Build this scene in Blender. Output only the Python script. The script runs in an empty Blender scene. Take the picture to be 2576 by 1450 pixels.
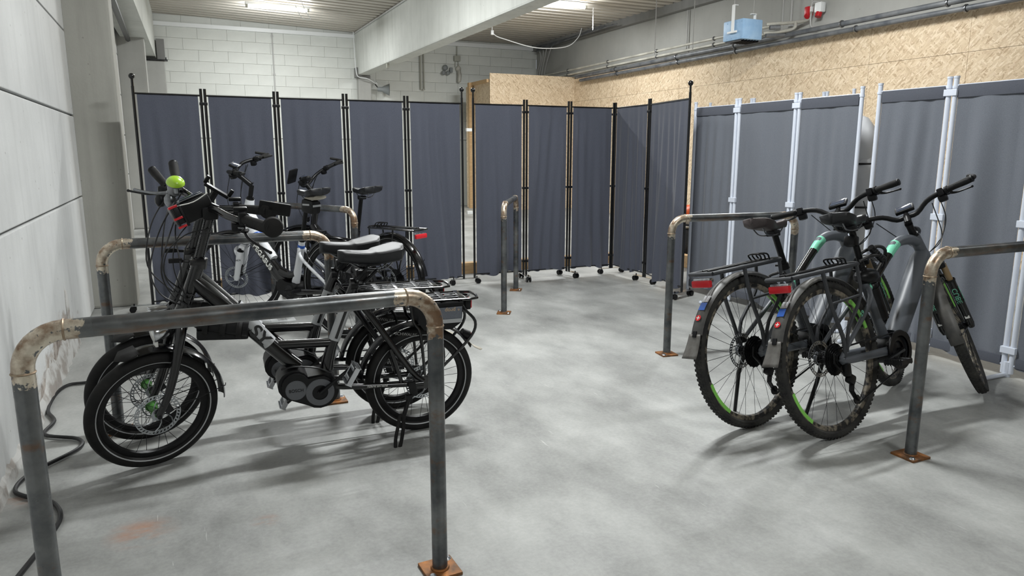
import bpy, math, random
from mathutils import Vector as V, Matrix
from math import sin, cos, pi, radians as rad
random.seed(7)
C = bpy.context.scene.collection
SC = bpy.context.scene

# ------------------------------------------------------------------ camera, world, lights, exposure
cam_d = bpy.data.cameras.new('camera'); cam = bpy.data.objects.new('camera', cam_d); C.objects.link(cam)
cam.location = (0, 0, 1.3)
cam.rotation_euler = (rad(90) - math.atan(340 / 1800), 0, rad(-25))
cam_d.sensor_width = 36; cam_d.lens = 36 * 1800 / 2576; cam_d.clip_start = 0.05; cam_d.clip_end = 100
SC.camera = cam
w = bpy.data.worlds.new('world'); SC.world = w; w.use_nodes = True
w.node_tree.nodes['Background'].inputs[0].default_value = (0.8, 0.85, 0.95, 1)
w.node_tree.nodes['Background'].inputs[1].default_value = 0.3
SC.view_settings.view_transform = 'Standard'; SC.view_settings.look = 'None'
SC.view_settings.gamma = 1; SC.view_settings.exposure = 0.0; SC.view_settings.use_curve_mapping = False
LIGHT_W = 150.0
TUBES = [(2.0, 14.65, .72), (2.0, 9.4, .95), (2.15, 3.9, 1.3), (2.0, -1.6, .55), (6.45, 11.85, 1.0), (6.45, 6.4, .92), (6.45, 0.9, .1)]
ZC = 3.93
for (x, y, wt) in TUBES:
    ld = bpy.data.lights.new('tube_light', 'AREA'); ld.shape = 'RECTANGLE'; ld.size = 1.12; ld.size_y = 0.09
    ld.energy = LIGHT_W * wt * .84; ld.color = (0.965, 0.995, 1.0); ld.spread = rad(180)
    lo = bpy.data.objects.new('tube_light', ld); C.objects.link(lo); lo.location = (x, y, ZC - 0.12)
    for sg in (-1, 1):      # the bare tube also shines sideways and up past its batten
        l2 = bpy.data.lights.new('tube_side_light', 'AREA'); l2.shape = 'RECTANGLE'; l2.size = 1.12; l2.size_y = 0.05
        l2.energy = LIGHT_W * wt * .17; l2.color = ld.color
        o2 = bpy.data.objects.new('tube_side_light', l2); C.objects.link(o2); o2.location = (x, y + sg * .05, ZC - 0.08); o2.rotation_euler = (rad(98) * sg, 0, 0)

# ------------------------------------------------------------------ materials
def lin(c):
    return tuple(((x / 255) / 12.92 if x <= 10 else (((x / 255) + 0.055) / 1.055) ** 2.4) for x in c) + (1,)
class NT:
    def __init__(s, name):
        s.m = bpy.data.materials.new(name); s.m.use_nodes = True; s.t = s.m.node_tree
        s.b = s.t.nodes['Principled BSDF']
    def n(s, typ, **kw):
        nd = s.t.nodes.new(typ)
        for k, v in kw.items():
            if k in nd.inputs: nd.inputs[k].default_value = v
            else: setattr(nd, k, v)
        return nd
    def l(s, a, b): s.t.links.new(a, b)
    def noise(s, vec, scale, detail=4, rough=.55):
        nd = s.n('ShaderNodeTexNoise'); nd.inputs['Scale'].default_value = scale
        nd.inputs['Detail'].default_value = detail; nd.inputs['Roughness'].default_value = rough
        if vec: s.l(vec, nd.inputs['Vector'])
        return nd.outputs[0]
    def ramp(s, fac, stops, interp='LINEAR'):
        nd = s.n('ShaderNodeValToRGB'); nd.color_ramp.interpolation = interp
        e = nd.color_ramp.elements
        while len(e) < len(stops): e.new(0.5)
        for i, (p, c) in enumerate(stops):
            e[i].position = p; e[i].color = c if len(c) == 4 else (c[0], c[0], c[0], 1)
        s.l(fac, nd.inputs[0]); return nd.outputs[0]
    def mix(s, f, a, b, mode='MIX'):
        nd = s.n('ShaderNodeMix'); nd.data_type = 'RGBA'; nd.blend_type = mode
        for v, i in ((f, 0), (a, 6), (b, 7)):
            if hasattr(v, 'links'): s.l(v, nd.inputs[i])
            else: nd.inputs[i].default_value = v
        return nd.outputs[2]
    def coord(s, scale=(1, 1, 1), rot=(0, 0, 0), kind='Object'):
        tc = s.n('ShaderNodeTexCoord'); mp = s.n('ShaderNodeMapping'); s.l(tc.outputs[kind], mp.inputs[0])
        mp.inputs['Scale'].default_value = scale; mp.inputs['Rotation'].default_value = rot
        return mp.outputs[0]
    def bump(s, h, strength=.3, dist=.01):
        nd = s.n('ShaderNodeBump'); nd.inputs['Strength'].default_value = strength; nd.inputs['Distance'].default_value = dist
        s.l(h, nd.inputs['Height']); s.l(nd.outputs[0], s.b.inputs['Normal'])
def mat(name, c, rough=.5, metal=0, c2=None, scale=20, stretch=(1, 1, 1), bump=0, bscale=None, emit=0, alpha=1, coat=0, lo=.35, hi=.7, spec=None):
    k = NT(name); b = k.b
    b.inputs['Roughness'].default_value = rough; b.inputs['Metallic'].default_value = metal
    col = lin(c); b.inputs['Base Color'].default_value = col
    vec = None
    if c2 or bump: vec = k.coord(stretch)
    if c2: k.l(k.mix(k.ramp(k.noise(vec, scale), [(lo, (0,)), (hi, (1,))]), col, lin(c2)), b.inputs['Base Color'])
    if bump: k.bump(k.noise(vec, bscale or scale * 3, 3), bump, .004)
    if emit: b.inputs['Emission Color'].default_value = col; b.inputs['Emission Strength'].default_value = emit
    if alpha < 1: b.inputs['Alpha'].default_value = alpha
    if coat: b.inputs['Coat Weight'].default_value = coat; b.inputs['Coat Roughness'].default_value = .15
    if spec is not None: b.inputs['Specular IOR Level'].default_value = spec
    return k.m
def m_floor():
    k = NT('concrete_floor'); v = k.coord()
    big = k.noise(k.coord((1, .8, 1), (0, 0, .6)), .9, 4, .55); mid = k.noise(v, 2.2, 5, .6); st = k.noise(k.coord((1.5, .8, 1), (0, 0, .7)), 1.7, 5, .62); fine = k.noise(v, 60, 5, .7)
    c = k.mix(k.ramp(big, [(.36, (0,)), (.58, (1,))]), lin((100, 101, 99)), lin((182, 183, 180)))
    c = k.mix(k.ramp(mid, [(.30, (.75,)), (.56, (0,))]), c, lin((132, 133, 131)), 'MIX')
    c = k.mix(.55, c, k.mix(k.ramp(st, [(.36, (0,)), (.66, (1,))]), lin((116, 117, 115)), lin((190, 191, 188))))
    c = k.mix(.16, c, k.ramp(fine, [(.3, lin((110, 110, 108))), (.7, lin((200, 200, 197)))]))
    sc = k.noise(k.coord((30, 1.5, 1), (0, 0, 1.1)), 2.5, 4, .6)
    c = k.mix(k.ramp(sc, [(.70, (0,)), (.73, (.5,))]), c, lin((215, 216, 212)))
    ru = k.noise(k.coord((1, 2.5, 1), (0, 0, .9)), 3.1, 5, .7)
    # rust spots near the racks: local patches
    pos = k.n('ShaderNodeNewGeometry').outputs['Position']
    acc = None
    for (x, y, r) in ((-.20, 2.62, .13), (-.3, 2.12, .10), (.2, 2.52, .06), (-.62, 3.1, .1)):
        d = k.n('ShaderNodeVectorMath', operation='DISTANCE'); k.l(pos, d.inputs[0]); d.inputs[1].default_value = (x, y, 0)
        mr = k.n('ShaderNodeMapRange'); k.l(d.outputs['Value'], mr.inputs[0]); mr.inputs[1].default_value = 0; mr.inputs[2].default_value = r; mr.inputs[3].default_value = 1; mr.inputs[4].default_value = 0
        if acc is None: acc = mr.outputs[0]
        else:
            a = k.n('ShaderNodeMath', operation='MAXIMUM'); k.l(acc, a.inputs[0]); k.l(mr.outputs[0], a.inputs[1]); acc = a.outputs[0]
    rn = k.n('ShaderNodeMath', operation='MULTIPLY'); k.l(acc, rn.inputs[0]); k.l(k.ramp(ru, [(.45, (0,)), (.62, (.9,))]), rn.inputs[1])
    c = k.mix(rn.outputs[0], c, lin((168, 120, 92)))
    k.l(c, k.b.inputs['Base Color'])
    k.l(k.ramp(mid, [(.3, (.42,)), (.7, (.6,))]), k.b.inputs['Roughness'])
    k.bump(fine, .12, .003); return k.m
def m_conc(name, a, b, streak=0, pits=True, spall=False):
    k = NT(name); v = k.coord()
    c = k.mix(k.ramp(k.noise(v, 1.6, 6, .6), [(.3, (0,)), (.7, (1,))]), lin(a), lin(b))
    if streak:
        c = k.mix(k.ramp(k.noise(k.coord((5, 5, .35)), 2.2, 5, .6), [(.48, (0,)), (.75, (streak,))]), c, lin(tuple(int(x * .78) for x in a)))
    if pits:
        vo = k.n('ShaderNodeTexVoronoi'); vo.inputs['Scale'].default_value = 9; k.l(v, vo.inputs['Vector'])
        c = k.mix(k.ramp(vo.outputs['Distance'], [(.035, (.7,)), (.07, (0,))]), c, lin((120, 118, 114)))
    if spall:
        n1 = k.noise(k.coord((1, .6, 1.2)), 4, 6, .7)
        sep = k.n('ShaderNodeSeparateXYZ'); k.l(k.coord(), sep.inputs[0])
        hz = k.n('ShaderNodeMapRange'); k.l(sep.outputs[2], hz.inputs[0])
        for i, q in ((1, .45), (2, .02), (3, 0), (4, 1)): hz.inputs[i].default_value = q
        yy = k.n('ShaderNodeMath', operation='SUBTRACT'); k.l(sep.outputs[1], yy.inputs[0]); yy.inputs[1].default_value = 4.9
        ya = k.n('ShaderNodeMath', operation='ABSOLUTE'); k.l(yy.outputs[0], ya.inputs[0])
        ym = k.n('ShaderNodeMapRange'); k.l(ya.outputs[0], ym.inputs[0])
        for i, q in ((1, .3), (2, 1.3), (3, 1), (4, 0)): ym.inputs[i].default_value = q
        mm = k.n('ShaderNodeMath', operation='MULTIPLY'); k.l(hz.outputs[0], mm.inputs[0]); k.l(ym.outputs[0], mm.inputs[1])
        ad = k.n('ShaderNodeMath', operation='MULTIPLY'); k.l(mm.outputs[0], ad.inputs[0]); k.l(k.ramp(n1, [(.3, (0,)), (.6, (1,))]), ad.inputs[1])
        c = k.mix(k.ramp(ad.outputs[0], [(.18, (0,)), (.34, (1,))]), c, k.mix(k.ramp(k.noise(v, 14, 5), [(.35, (0,)), (.6, (1,))]), lin((120, 108, 100)), lin((176, 168, 160))))
    k.l(c, k.b.inputs['Base Color']); k.b.inputs['Roughness'].default_value = .8
    k.bump(k.noise(v, 45, 5, .7), .25, .004); return k.m
def m_osb():
    k = NT('osb_board')
    pal = [(0, lin((182, 158, 128))), (.25, lin((208, 186, 156))), (.6, lin((218, 197, 167))), (.85, lin((230, 212, 186))), (1, lin((196, 170, 140)))]
    cur = None; 
    for i, (r, sx) in enumerate(((0.2, 1), (1.3, 1.1), (2.4, .9), (.75, 1.2))):
        tc = k.n('ShaderNodeTexCoord'); sp = k.n('ShaderNodeSeparateXYZ'); k.l(tc.outputs['Object'], sp.inputs[0])
        ad = k.n('ShaderNodeMath', operation='ADD'); k.l(sp.outputs[0], ad.inputs[0]); k.l(sp.outputs[1], ad.inputs[1])
        cb = k.n('ShaderNodeCombineXYZ'); k.l(ad.outputs[0], cb.inputs[0]); k.l(sp.outputs[2], cb.inputs[1])
        cb.inputs[2].default_value = i * 3.7
        mp = k.n('ShaderNodeMapping'); k.l(cb.outputs[0], mp.inputs[0]); mp.inputs['Rotation'].default_value = (0, 0, r); 
        mp2 = k.n('ShaderNodeMapping'); k.l(mp.outputs[0], mp2.inputs[0]); mp2.inputs['Scale'].default_value = (12 * sx, 54, 1)
        vo = k.n('ShaderNodeTexVoronoi'); vo.inputs['Scale'].default_value = 1; k.l(mp2.outputs[0], vo.inputs['Vector'])
        s2 = k.n('ShaderNodeSeparateXYZ'); k.l(vo.outputs['Color'], s2.inputs[0])
        col = k.ramp(s2.outputs[0], pal)
        cur = col if cur is None else k.mix(k.ramp(s2.outputs[1], [(.5, (0,)), (.56, (1,))]), cur, col)
    k.l(cur, k.b.inputs['Base Color']); k.b.inputs['Roughness'].default_value = .75
    return k.m
def m_steel():
    k = NT('raw_steel_pipe'); v = k.coord(kind='Generated')
    vo = k.coord((3, 3, 3))
    c = k.mix(k.ramp(k.noise(vo, 2.2, 5, .6), [(.35, (0,)), (.65, (1,))]), lin((74, 77, 80)), lin((126, 128, 128)))
    c = k.mix(k.ramp(k.noise(k.coord((2, 14, 14)), 1.4, 5, .65), [(.55, (0,)), (.66, (.55,))]), c, lin((118, 86, 58)))
    k.l(c, k.b.inputs['Base Color']); k.b.inputs['Metallic'].default_value = .75
    k.l(k.ramp(k.noise(vo, 9, 4), [(.3, (.26,)), (.7, (.42,))]), k.b.inputs['Roughness'])
    k.bump(k.noise(k.coord((2, 40, 40)), 3, 3), .1, .002); return k.m
def m_weld():
    k = NT('ground_weld_steel'); at = k.n('ShaderNodeAttribute'); at.attribute_name = 'wear'
    n = k.noise(k.coord(), 42, 4, .6)
    a = k.n('ShaderNodeMath', operation='MULTIPLY_ADD'); k.l(n, a.inputs[0]); a.inputs[1].default_value = .75; k.l(at.outputs['Fac'], a.inputs[2])
    f = k.ramp(a.outputs[0], [(.80, (0,)), (.83, (1,))])
    g = k.mix(k.ramp(k.noise(k.coord(), 17, 5, .6), [(.38, (0,)), (.60, (1,))]), lin((222, 212, 194)), lin((138, 112, 90)))
    dk = k.mix(k.ramp(k.noise(k.coord((3, 3, 3)), 2.2, 5, .6), [(.35, (0,)), (.65, (1,))]), lin((74, 77, 80)), lin((126, 128, 128)))
    k.l(k.mix(f, dk, g), k.b.inputs['Base Color'])
    k.b.inputs['Metallic'].default_value = .75; k.b.inputs['Roughness'].default_value = .36
    return k.m
def m_cloth(name, a, b):
    k = NT(name); v = k.coord((260, 260, 260))
    n = k.noise(v, 1.2, 2, .5)
    k.l(k.mix(k.ramp(n, [(.3, (0,)), (.7, (1,))]), lin(a), lin(b)), k.b.inputs['Base Color'])
    k.b.inputs['Roughness'].default_value = .85; k.b.inputs['Sheen Weight'].default_value = .15
    k.b.inputs['Specular IOR Level'].default_value = .2
    k.bump(n, .15, .001); return k.m
MT = dict(
 floor=m_floor(), wallL=m_conc('painted_precast_concrete', (190, 191, 190), (206, 207, 206), .22, True, True),
 block=m_conc('white_painted_block', (200, 202, 197), (216, 218, 213), 0, False), mortar=mat('white_mortar', (206, 208, 202), .9),
 column=m_conc('grey_concrete_column', (150, 149, 142), (160, 159, 152), .3), beam=m_conc('pale_concrete_beam', (192, 194, 189), (206, 208, 203), .3),
 conc=m_conc('grey_concrete', (158, 158, 154), (170, 170, 166), .1), concdark=m_conc('dark_grey_concrete', (118, 118, 116), (130, 130, 128), .3),
 deck=mat('corrugated_deck_paint', (192, 186, 176), .5, 0, (178, 172, 162), 1.2), osb=m_osb(), osb_edge=mat('osb_edge', (190, 152, 110), .8),
 steel=m_steel(), weld=m_weld(), rust=mat('rusty_plate', (92, 72, 56), .6, .5, (170, 112, 60), 18, bump=.3), zinc=mat('zinc', (196, 200, 204), .28, 1, (150, 154, 158), 30),
 clothA=m_cloth('charcoal_fabric', (70, 73, 84), (84, 87, 98)), clothB=m_cloth('mid_grey_fabric', (98, 102, 110), (112, 116, 124)),
 hem=m_cloth('charcoal_hem', (78, 81, 90), (88, 91, 100)),
 pole=mat('black_gloss_tube', (14, 14, 16), .18, .2, coat=.5), whitep=mat('white_plastic_tube', (214, 220, 232), .35), whitem=mat('white_metal', (226, 228, 228), .35),
 black=mat('black_plastic', (13, 13, 15), .38, c2=(20, 20, 22), scale=30, spec=.28), rubber=mat('black_rubber', (17, 17, 18), .7, spec=.3, c2=(34, 33, 32), scale=14, bump=.2),
 gloss=mat('black_paint', (7, 7, 9), .2, 0, coat=.4, c2=(11, 11, 13), scale=6), dark=mat('dark_metal', (28, 29, 31), .38, .6, (48, 48, 50), 40),
 chrome=mat('chrome', (200, 202, 206), .15, 1), alu=mat('aluminium', (150, 152, 156), .32, 1, (110, 112, 114), 30), silver=mat('silver_sticker', (176, 178, 180), .4, .3),
 tape=mat('adhesive_tape', (230, 230, 226), .5), pipeL=mat('light_pipe', (196, 194, 184), .4, 0, (150, 148, 140), 3), pipeD=mat('lagged_dark_pipe', (78, 82, 88), .5, .2, (120, 122, 124), 5),
 blue=mat('light_blue_enamel', (140, 176, 212), .5, 0, (158, 190, 220), 8, bump=.2), wood=mat('pale_timber', (200, 168, 126), .7, 0, (180, 146, 104), 6, (1, 8, 8)),
 red=mat('red_plastic', (178, 24, 34), .35), wire=mat('grey_cable', (178, 178, 176), .5), speaker=mat('grey_speaker', (128, 132, 132), .5), boxg=mat('grey_junction_box', (160, 160, 150), .6),
 tube=mat('lit_tube', (255, 255, 250), .5, emit=9), orange=mat('orange_duct', (214, 92, 40), .45), foil=mat('white_plastic_sheet', (226, 228, 232), .3, bump=.6, bscale=12),
 cableb=mat('black_cable', (24, 24, 26), .45), plaster=mat('broken_plaster', (150, 144, 138), .9, 0, (188, 187, 184), 9, bump=.4, lo=.4, hi=.55))

# ------------------------------------------------------------------ mesh builder
def cr(pts, k=5, closed=False):
    P = [V(p) for p in pts]; n = len(P); out = []
    if n < 3: return P
    rng = n if closed else n - 1
    for i in range(rng):
        a = P[(i - 1) % n] if (closed or i > 0) else P[0] * 2 - P[1]
        b = P[i]; c = P[(i + 1) % n]
        d = P[(i + 2) % n] if (closed or i + 2 < n) else P[-1] * 2 - P[-2]
        for j in range(k):
            t = j / k
            out.append(.5 * ((2 * b) + (c - a) * t + (2 * a - 5 * b + 4 * c - d) * t * t + (3 * b - a - 3 * c + d) * t ** 3))
    if not closed: out.append(P[-1])
    return out
def lerp(a, b, t): return a + (b - a) * t
class MB:
    def __init__(s, M=None): s.v = []; s.f = []; s.M = M; s.mi = []; s.cur = 0; s.att = {}
    def add(s, vs, fs):
        o = len(s.v)
        for p in vs:
            p = V(p); s.v.append(s.M @ p if s.M is not None else p)
        for f in fs: s.f.append([i + o for i in f]); s.mi.append(s.cur)
        return s
    def box(s, c, d, b=0, R=None):
        hx, hy, hz = d[0] / 2, d[1] / 2, d[2] / 2; c = V(c)
        if b <= 0:
            vs = [V((x * hx, y * hy, z * hz)) for x in (-1, 1) for y in (-1, 1) for z in (-1, 1)]
            fs = [(0, 1, 3, 2), (4, 6, 7, 5), (0, 4, 5, 1), (2, 3, 7, 6), (0, 2, 6, 4), (1, 5, 7, 3)]
        else:
            b = min(b, hx * .9, hy * .9, hz * .9)
            bm = None; import bmesh
            bm = bmesh.new(); bmesh.ops.create_cube(bm, size=1)
            for v in bm.verts: v.co = V((v.co.x * 2 * hx, v.co.y * 2 * hy, v.co.z * 2 * hz))
            bmesh.ops.bevel(bm, geom=bm.edges[:], offset=b, segments=2, profile=.6, affect='EDGES')
            bm.verts.index_update(); vs = [v.co.copy() for v in bm.verts]; fs = [[v.index for v in f.verts] for f in bm.faces]; bm.free()
        if R is not None: vs = [R @ v for v in vs]
        return s.add([v + c for v in vs], fs)
    def tube(s, path, r, n=8, k=0, cap=True, closed=False, flat=1.0, up=None):
        P = cr(path, k, closed) if k else [V(p) for p in path]
        m = len(P)
        rr = r if isinstance(r, (list, tuple)) else [r]
        def rad_at(i):
            if len(rr) == 1: return rr[0]
            t = i / (m - 1) * (len(rr) - 1); j = min(int(t), len(rr) - 2); return lerp(rr[j], rr[j + 1], t - j)
        T = []
        for i in range(m):
            if closed: t = P[(i + 1) % m] - P[i - 1]
            else: t = P[min(i + 1, m - 1)] - P[max(i - 1, 0)]
            if t.length < 1e-9: t = V((0, 0, 1))
            T.append(t.normalized())
        u0 = V(up) if up else (V((0, 0, 1)) if abs(T[0].z) < .9 else V((1, 0, 0)))
        N = (u0 - T[0] * u0.dot(T[0])).normalized(); vs = []
        for i in range(m):
            N = (N - T[i] * N.dot(T[i])); N = N.normalized() if N.length > 1e-6 else T[i].orthogonal().normalized()
            if up: N = (V(up) - T[i] * V(up).dot(T[i])).normalized()
            Bn = T[i].cross(N); q = rad_at(i)
            for j in range(n):
                a = 2 * pi * j / n; vs.append(P[i] + N * cos(a) * q * flat + Bn * sin(a) * q)
        fs = []
        for i in range(m if closed else m - 1):
            for j in range(n):
                a = i * n + j; b = i * n + (j + 1) % n; c = ((i + 1) % m) * n + (j + 1) % n; d = ((i + 1) % m) * n + j
                fs.append((a, b, c, d))
        if cap and not closed:
            fs.append(tuple(reversed(range(n)))); fs.append(tuple(range((m - 1) * n, m * n)))
        return s.add(vs, fs)
    def cyl(s, a, b, r, n=12, r2=None): return s.tube([a, b], [r, r if r2 is None else r2], n)
    def lathe(s, prof, c, ax=(0, 1, 0), n=24, cap=False):
        # prof: list of (radius, offset along axis)
        ax = V(ax).normalized(); u = ax.orthogonal().normalized(); w_ = ax.cross(u); c = V(c); m = len(prof); vs = []
        for j in range(n):
            a = 2 * pi * j / n; e = u * cos(a) + w_ * sin(a)
            for (r, h) in prof: vs.append(c + e * r + ax * h)
        fs = []
        for j in range(n):
            for i in range(m - 1):
                a = j * m + i; b = ((j + 1) % n) * m + i
                fs.append((a, b, b + 1, a + 1))
        if cap:
            fs.append(tuple(j * m for j in range(n))); fs.append(tuple(j * m + m - 1 for j in reversed(range(n))))
        return s.add(vs, fs)
    def ring(s, c, ax, R, r, n=40, k=8, sx=1.0):
        prof = [(R + r * cos(2 * pi * i / k), r * sx * sin(2 * pi * i / k)) for i in range(k + 1)]
        return s.lathe(prof, c, ax, n)
    def ball(s, c, r, n=12, sc=(1, 1, 1)):
        c = V(c); vs = []; fs = []; m = n // 2
        for i in range(m + 1):
            for j in range(n):
                a = pi * i / m; b = 2 * pi * j / n
                vs.append(c + V((r * sc[0] * sin(a) * cos(b), r * sc[1] * sin(a) * sin(b), r * sc[2] * cos(a))))
        for i in range(m):
            for j in range(n): fs.append((i * n + j, (i + 1) * n + j, (i + 1) * n + (j + 1) % n, i * n + (j + 1) % n))
        return s.add(vs, fs)
    def prism(s, poly, y0, y1, plane='xz'):
        n = len(poly); f = {'xz': lambda p, y: V((p[0], y, p[1])), 'xy': lambda p, z: V((p[0], p[1], z)), 'yz': lambda p, x: V((x, p[0], p[1]))}[plane]
        vs = [f(p, y0) for p in poly] + [f(p, y1) for p in poly]
        fs = [tuple(range(n)), tuple(reversed(range(n, 2 * n)))] + [(i, i + n, (i + 1) % n + n, (i + 1) % n) for i in range(n)]
        return s.add(vs, fs)
def build(name, mb, mats, parent=None, smooth=True, ang=38, label=None, kind=None, loc=None):
    me = bpy.data.meshes.new(name); me.from_pydata([tuple(v) for v in mb.v], [], mb.f)
    mats = mats if isinstance(mats, list) else [mats]
    for m in mats: me.materials.append(MT[m] if isinstance(m, str) else m)
    if len(mats) > 1: me.polygons.foreach_set('material_index', mb.mi)
    import bmesh
    bm = bmesh.new(); bm.from_mesh(me); bmesh.ops.recalc_face_normals(bm, faces=bm.faces[:]); bm.to_mesh(me); bm.free()
    if smooth:
        me.polygons.foreach_set('use_smooth', [True] * len(me.polygons)); me.set_sharp_from_angle(angle=rad(ang))
    for k_, vals in mb.att.items():
        a = me.attributes.new(k_, 'FLOAT', 'POINT'); a.data.foreach_set('value', vals)
    me.update()
    o = bpy.data.objects.new(name, me); C.objects.link(o)
    if parent: o.parent = parent
    if loc: o.location = loc
    if label: o['label'] = label
    if kind: o['kind'] = kind
    return o
def thing(name, label, cat, loc=(0, 0, 0), rz=0, group=None, lean=0):
    o = bpy.data.objects.new(name, None); C.objects.link(o); o.empty_display_size = .1
    o.matrix_world = Matrix.Translation(V(loc)) @ Matrix.Rotation(rz, 4, 'Z') @ Matrix.Rotation(-lean, 4, 'X')
    o['label'] = label; o['category'] = cat
    if group: o['group'] = group
    return o
def tag(o, label, cat, group=None):
    o['label'] = label; o['category'] = cat
    if group: o['group'] = group
    return o
def struct(name, mb, m, parent=None, **kw): return build(name, mb, m, parent, kind=None if parent else 'structure', **kw)
def share(o, parent, loc=None, rot=None):
    c = o.copy(); C.objects.link(c); c.parent = parent
    if loc is not None: c.location = loc
    if rot is not None: c.rotation_euler = rot
    return c
def text(s, size, m, parent, M, name='lettering', ext=.0006, sx=1.0, bold=0):
    cu = bpy.data.curves.new('t', 'FONT'); cu.body = s; cu.offset = bold; cu.size = size; cu.align_x = 'CENTER'; cu.align_y = 'CENTER'; cu.extrude = ext
    to = bpy.data.objects.new('t', cu); C.objects.link(to)
    dg = bpy.context.evaluated_depsgraph_get(); me = bpy.data.meshes.new_from_object(to.evaluated_get(dg))
    bpy.data.objects.remove(to); me.transform(M @ Matrix.Diagonal((sx, 1, 1, 1))); me.materials.clear(); me.materials.append(MT[m])
    o = bpy.data.objects.new(name, me); C.objects.link(o); o.parent = parent; return o
def frame_M(o, xdir, ydir):
    x = V(xdir).normalized(); y = V(ydir); y = (y - x * y.dot(x)).normalized(); z = x.cross(y)
    return Matrix(((x.x, y.x, z.x, o[0]), (x.y, y.y, z.y, o[1]), (x.z, y.z, z.z, o[2]), (0, 0, 0, 1)))

# ------------------------------------------------------------------ room
YB = 17.0; YN = -8.0; XL = -0.70; XR = 8.62
f = MB(); f.box(((XL + XR) / 2, (YB + YN) / 2, -.1), (XR - XL + .8, YB - YN + .8, .2)); struct('floor', f, 'floor', smooth=False)
# left wall of precast panels with recessed joints
core = MB(); core.box((XL - .22, (YN + YB) / 2, 2.1), (.3, YB - YN, 4.3)); wl = struct('wall_left', core, 'mortar', smooth=False)
zs = [0.0, .95, 1.595, 2.25, 2.9, 3.55, 4.2]
ys = [YN, -3.2, 1.9, 6.9, 12.0, YB]
for i in range(len(ys) - 1):
    for j in range(len(zs) - 1):
        b = MB(); b.box((XL - .05, (ys[i] + ys[i + 1]) / 2, (zs[j] + zs[j + 1]) / 2), (.1, ys[i + 1] - ys[i] - .014, zs[j + 1] - zs[j] - .014), .006)
        build('panel', b, 'wallL', wl, smooth=False)
# broken skirting strip of the left wall
b = MB(); random.seed(3)
n = 116; vs = []; fs = []
for i in range(n):
    y = .5 + i * .045
    h = .05 + .03 * random.random() + .17 * math.exp(-((y - 5.15) / .42) ** 2) * random.uniform(.6, 1) + .16 * math.exp(-((y - 4.5) / .2) ** 2) * random.uniform(.4, 1)
    d = .012 + .018 * random.random()
    vs += [(XL - .002, y, 0), (XL + d, y, 0), (XL + d * .7, y, h * .6), (XL - .002, y, h)]
for i in range(n - 1):
    for j in range(3): fs.append((i * 4 + j, i * 4 + j + 1, i * 4 + j + 5, i * 4 + j + 4))
b.add(vs, fs); build('broken_plaster', b, 'plaster', wl, ang=20)
b = MB(); b.ball((XL, 5.32, .33), .05, 10, (.35, .7, 2.4)); build('plaster_lump', b, 'plaster', wl)
# near and right walls behind the camera's field
b = MB(); b.box(((XL + XR) / 2, YN - .1, 2.1), (XR - XL, .2, 4.3)); struct('wall_near', b, 'beam', smooth=False)
# back wall: painted blocks, upper courses as pieces
core = MB(); core.box(((XL + XR) / 2, YB + .15, 2.1), (XR - XL, .25, 4.3)); core.box(((XL + XR) / 2, YB + .012, .8), (XR - XL, .024, 1.6))
wb = struct('wall_back', core, 'mortar', smooth=False)
bw, bh = .58, .225; proto = None
for r in range(11):
    z = 1.62 + bh * (r + .5); x = XL + .2 + (bw / 2 if r % 2 else 0)
    while x < XR:
        if proto is None:
            q = MB(); q.box((0, 0, 0), (bw - .003, .038, bh - .003), .002); proto = build('block', q, 'block', wb, smooth=False); o = proto
        else: o = share(proto, wb)
        o.location = (x, YB + .01 + random.uniform(-.0015, .0015), z); x += bw
for x in (3.15, ):
    pass
b = MB(); b.cyl((2.16, YB - .03, 1.5), (2.16, YB - .03, 3.95), .014, 8)
for z in (2.3, 3.0, 3.8): b.box((2.16, YB - .02, z), (.05, .03, .03))
tag(build('conduit_pipe', b, 'wire'), 'thin grey conduit running straight down the white block wall left of the big beam', 'pipe')
# ceiling deck: trapezoid ribs along X
def deck(x0, x1, z0, z1, y0, y1, name):
    prof = []; y = y0; p = .25
    while y < y1:
        prof += [(y, 0), (y + .13, 0), (y + .155, .09), (y + .225, .09)]; y += p
    prof.append((y, 0)); vs = []; fs = []
    for (x, z) in ((x0, z0), (x1, z1)):
        for (yy, h) in prof: vs.append((x, yy, z + h))
    m = len(prof)
    for i in range(m - 1): fs.append((i, i + 1, m + i + 1, m + i))
    b = MB(); b.add(vs, fs); b.box(((x0 + x1) / 2, (y0 + y1) / 2, max(z0, z1) + .2), (x1 - x0, y1 - y0 + .2, .05))
    return struct(name, b, 'deck', smooth=False)
deck(XL - .1, 4.1, 4.13, 3.975, YN, YB, 'ceiling')
deck(4.1, XR + .1, 3.975, 3.975, YN, YB, 'ceiling_right')
def bx(name, lo, hi, m, bev=.012, st=True, parent=None, **kw):
    b = MB(); b.box([(a + c) / 2 for a, c in zip(lo, hi)], [c - a for a, c in zip(lo, hi)], bev)
    return struct(name, b, m, parent, smooth=False, **kw) if st else build(name, b, m, parent, smooth=False, **kw)
bx('trim_1', (XL, YB - .08, 3.86), (3.95, YB - .01, 3.94), 'whitem', .004)
bx('trim_2', (4.25, YB - .08, 3.84), (XR, YB - .01, 3.93), 'whitem', .004)
# big beams
bx('beam', (3.95, YN, 3.04), (4.23, YB - .02, 4.02), 'beam', .03)
b = MB(); b.cyl((3.93, YN, 3.955), (3.93, YB - .1, 3.955), .016, 8); tag(build('conduit_pipe', b, 'wire'), 'pale conduit along the top edge of the big concrete beam', 'pipe')
# column under the beam at the back wall
bx('column', (3.97, YB - .22, 0), (4.26, YB - .02, 3.04), 'conc', .02)
bx('column', (3.90, YB - .3, 2.98), (4.22, YB - .1, 3.2), 'concdark', .01)
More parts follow.
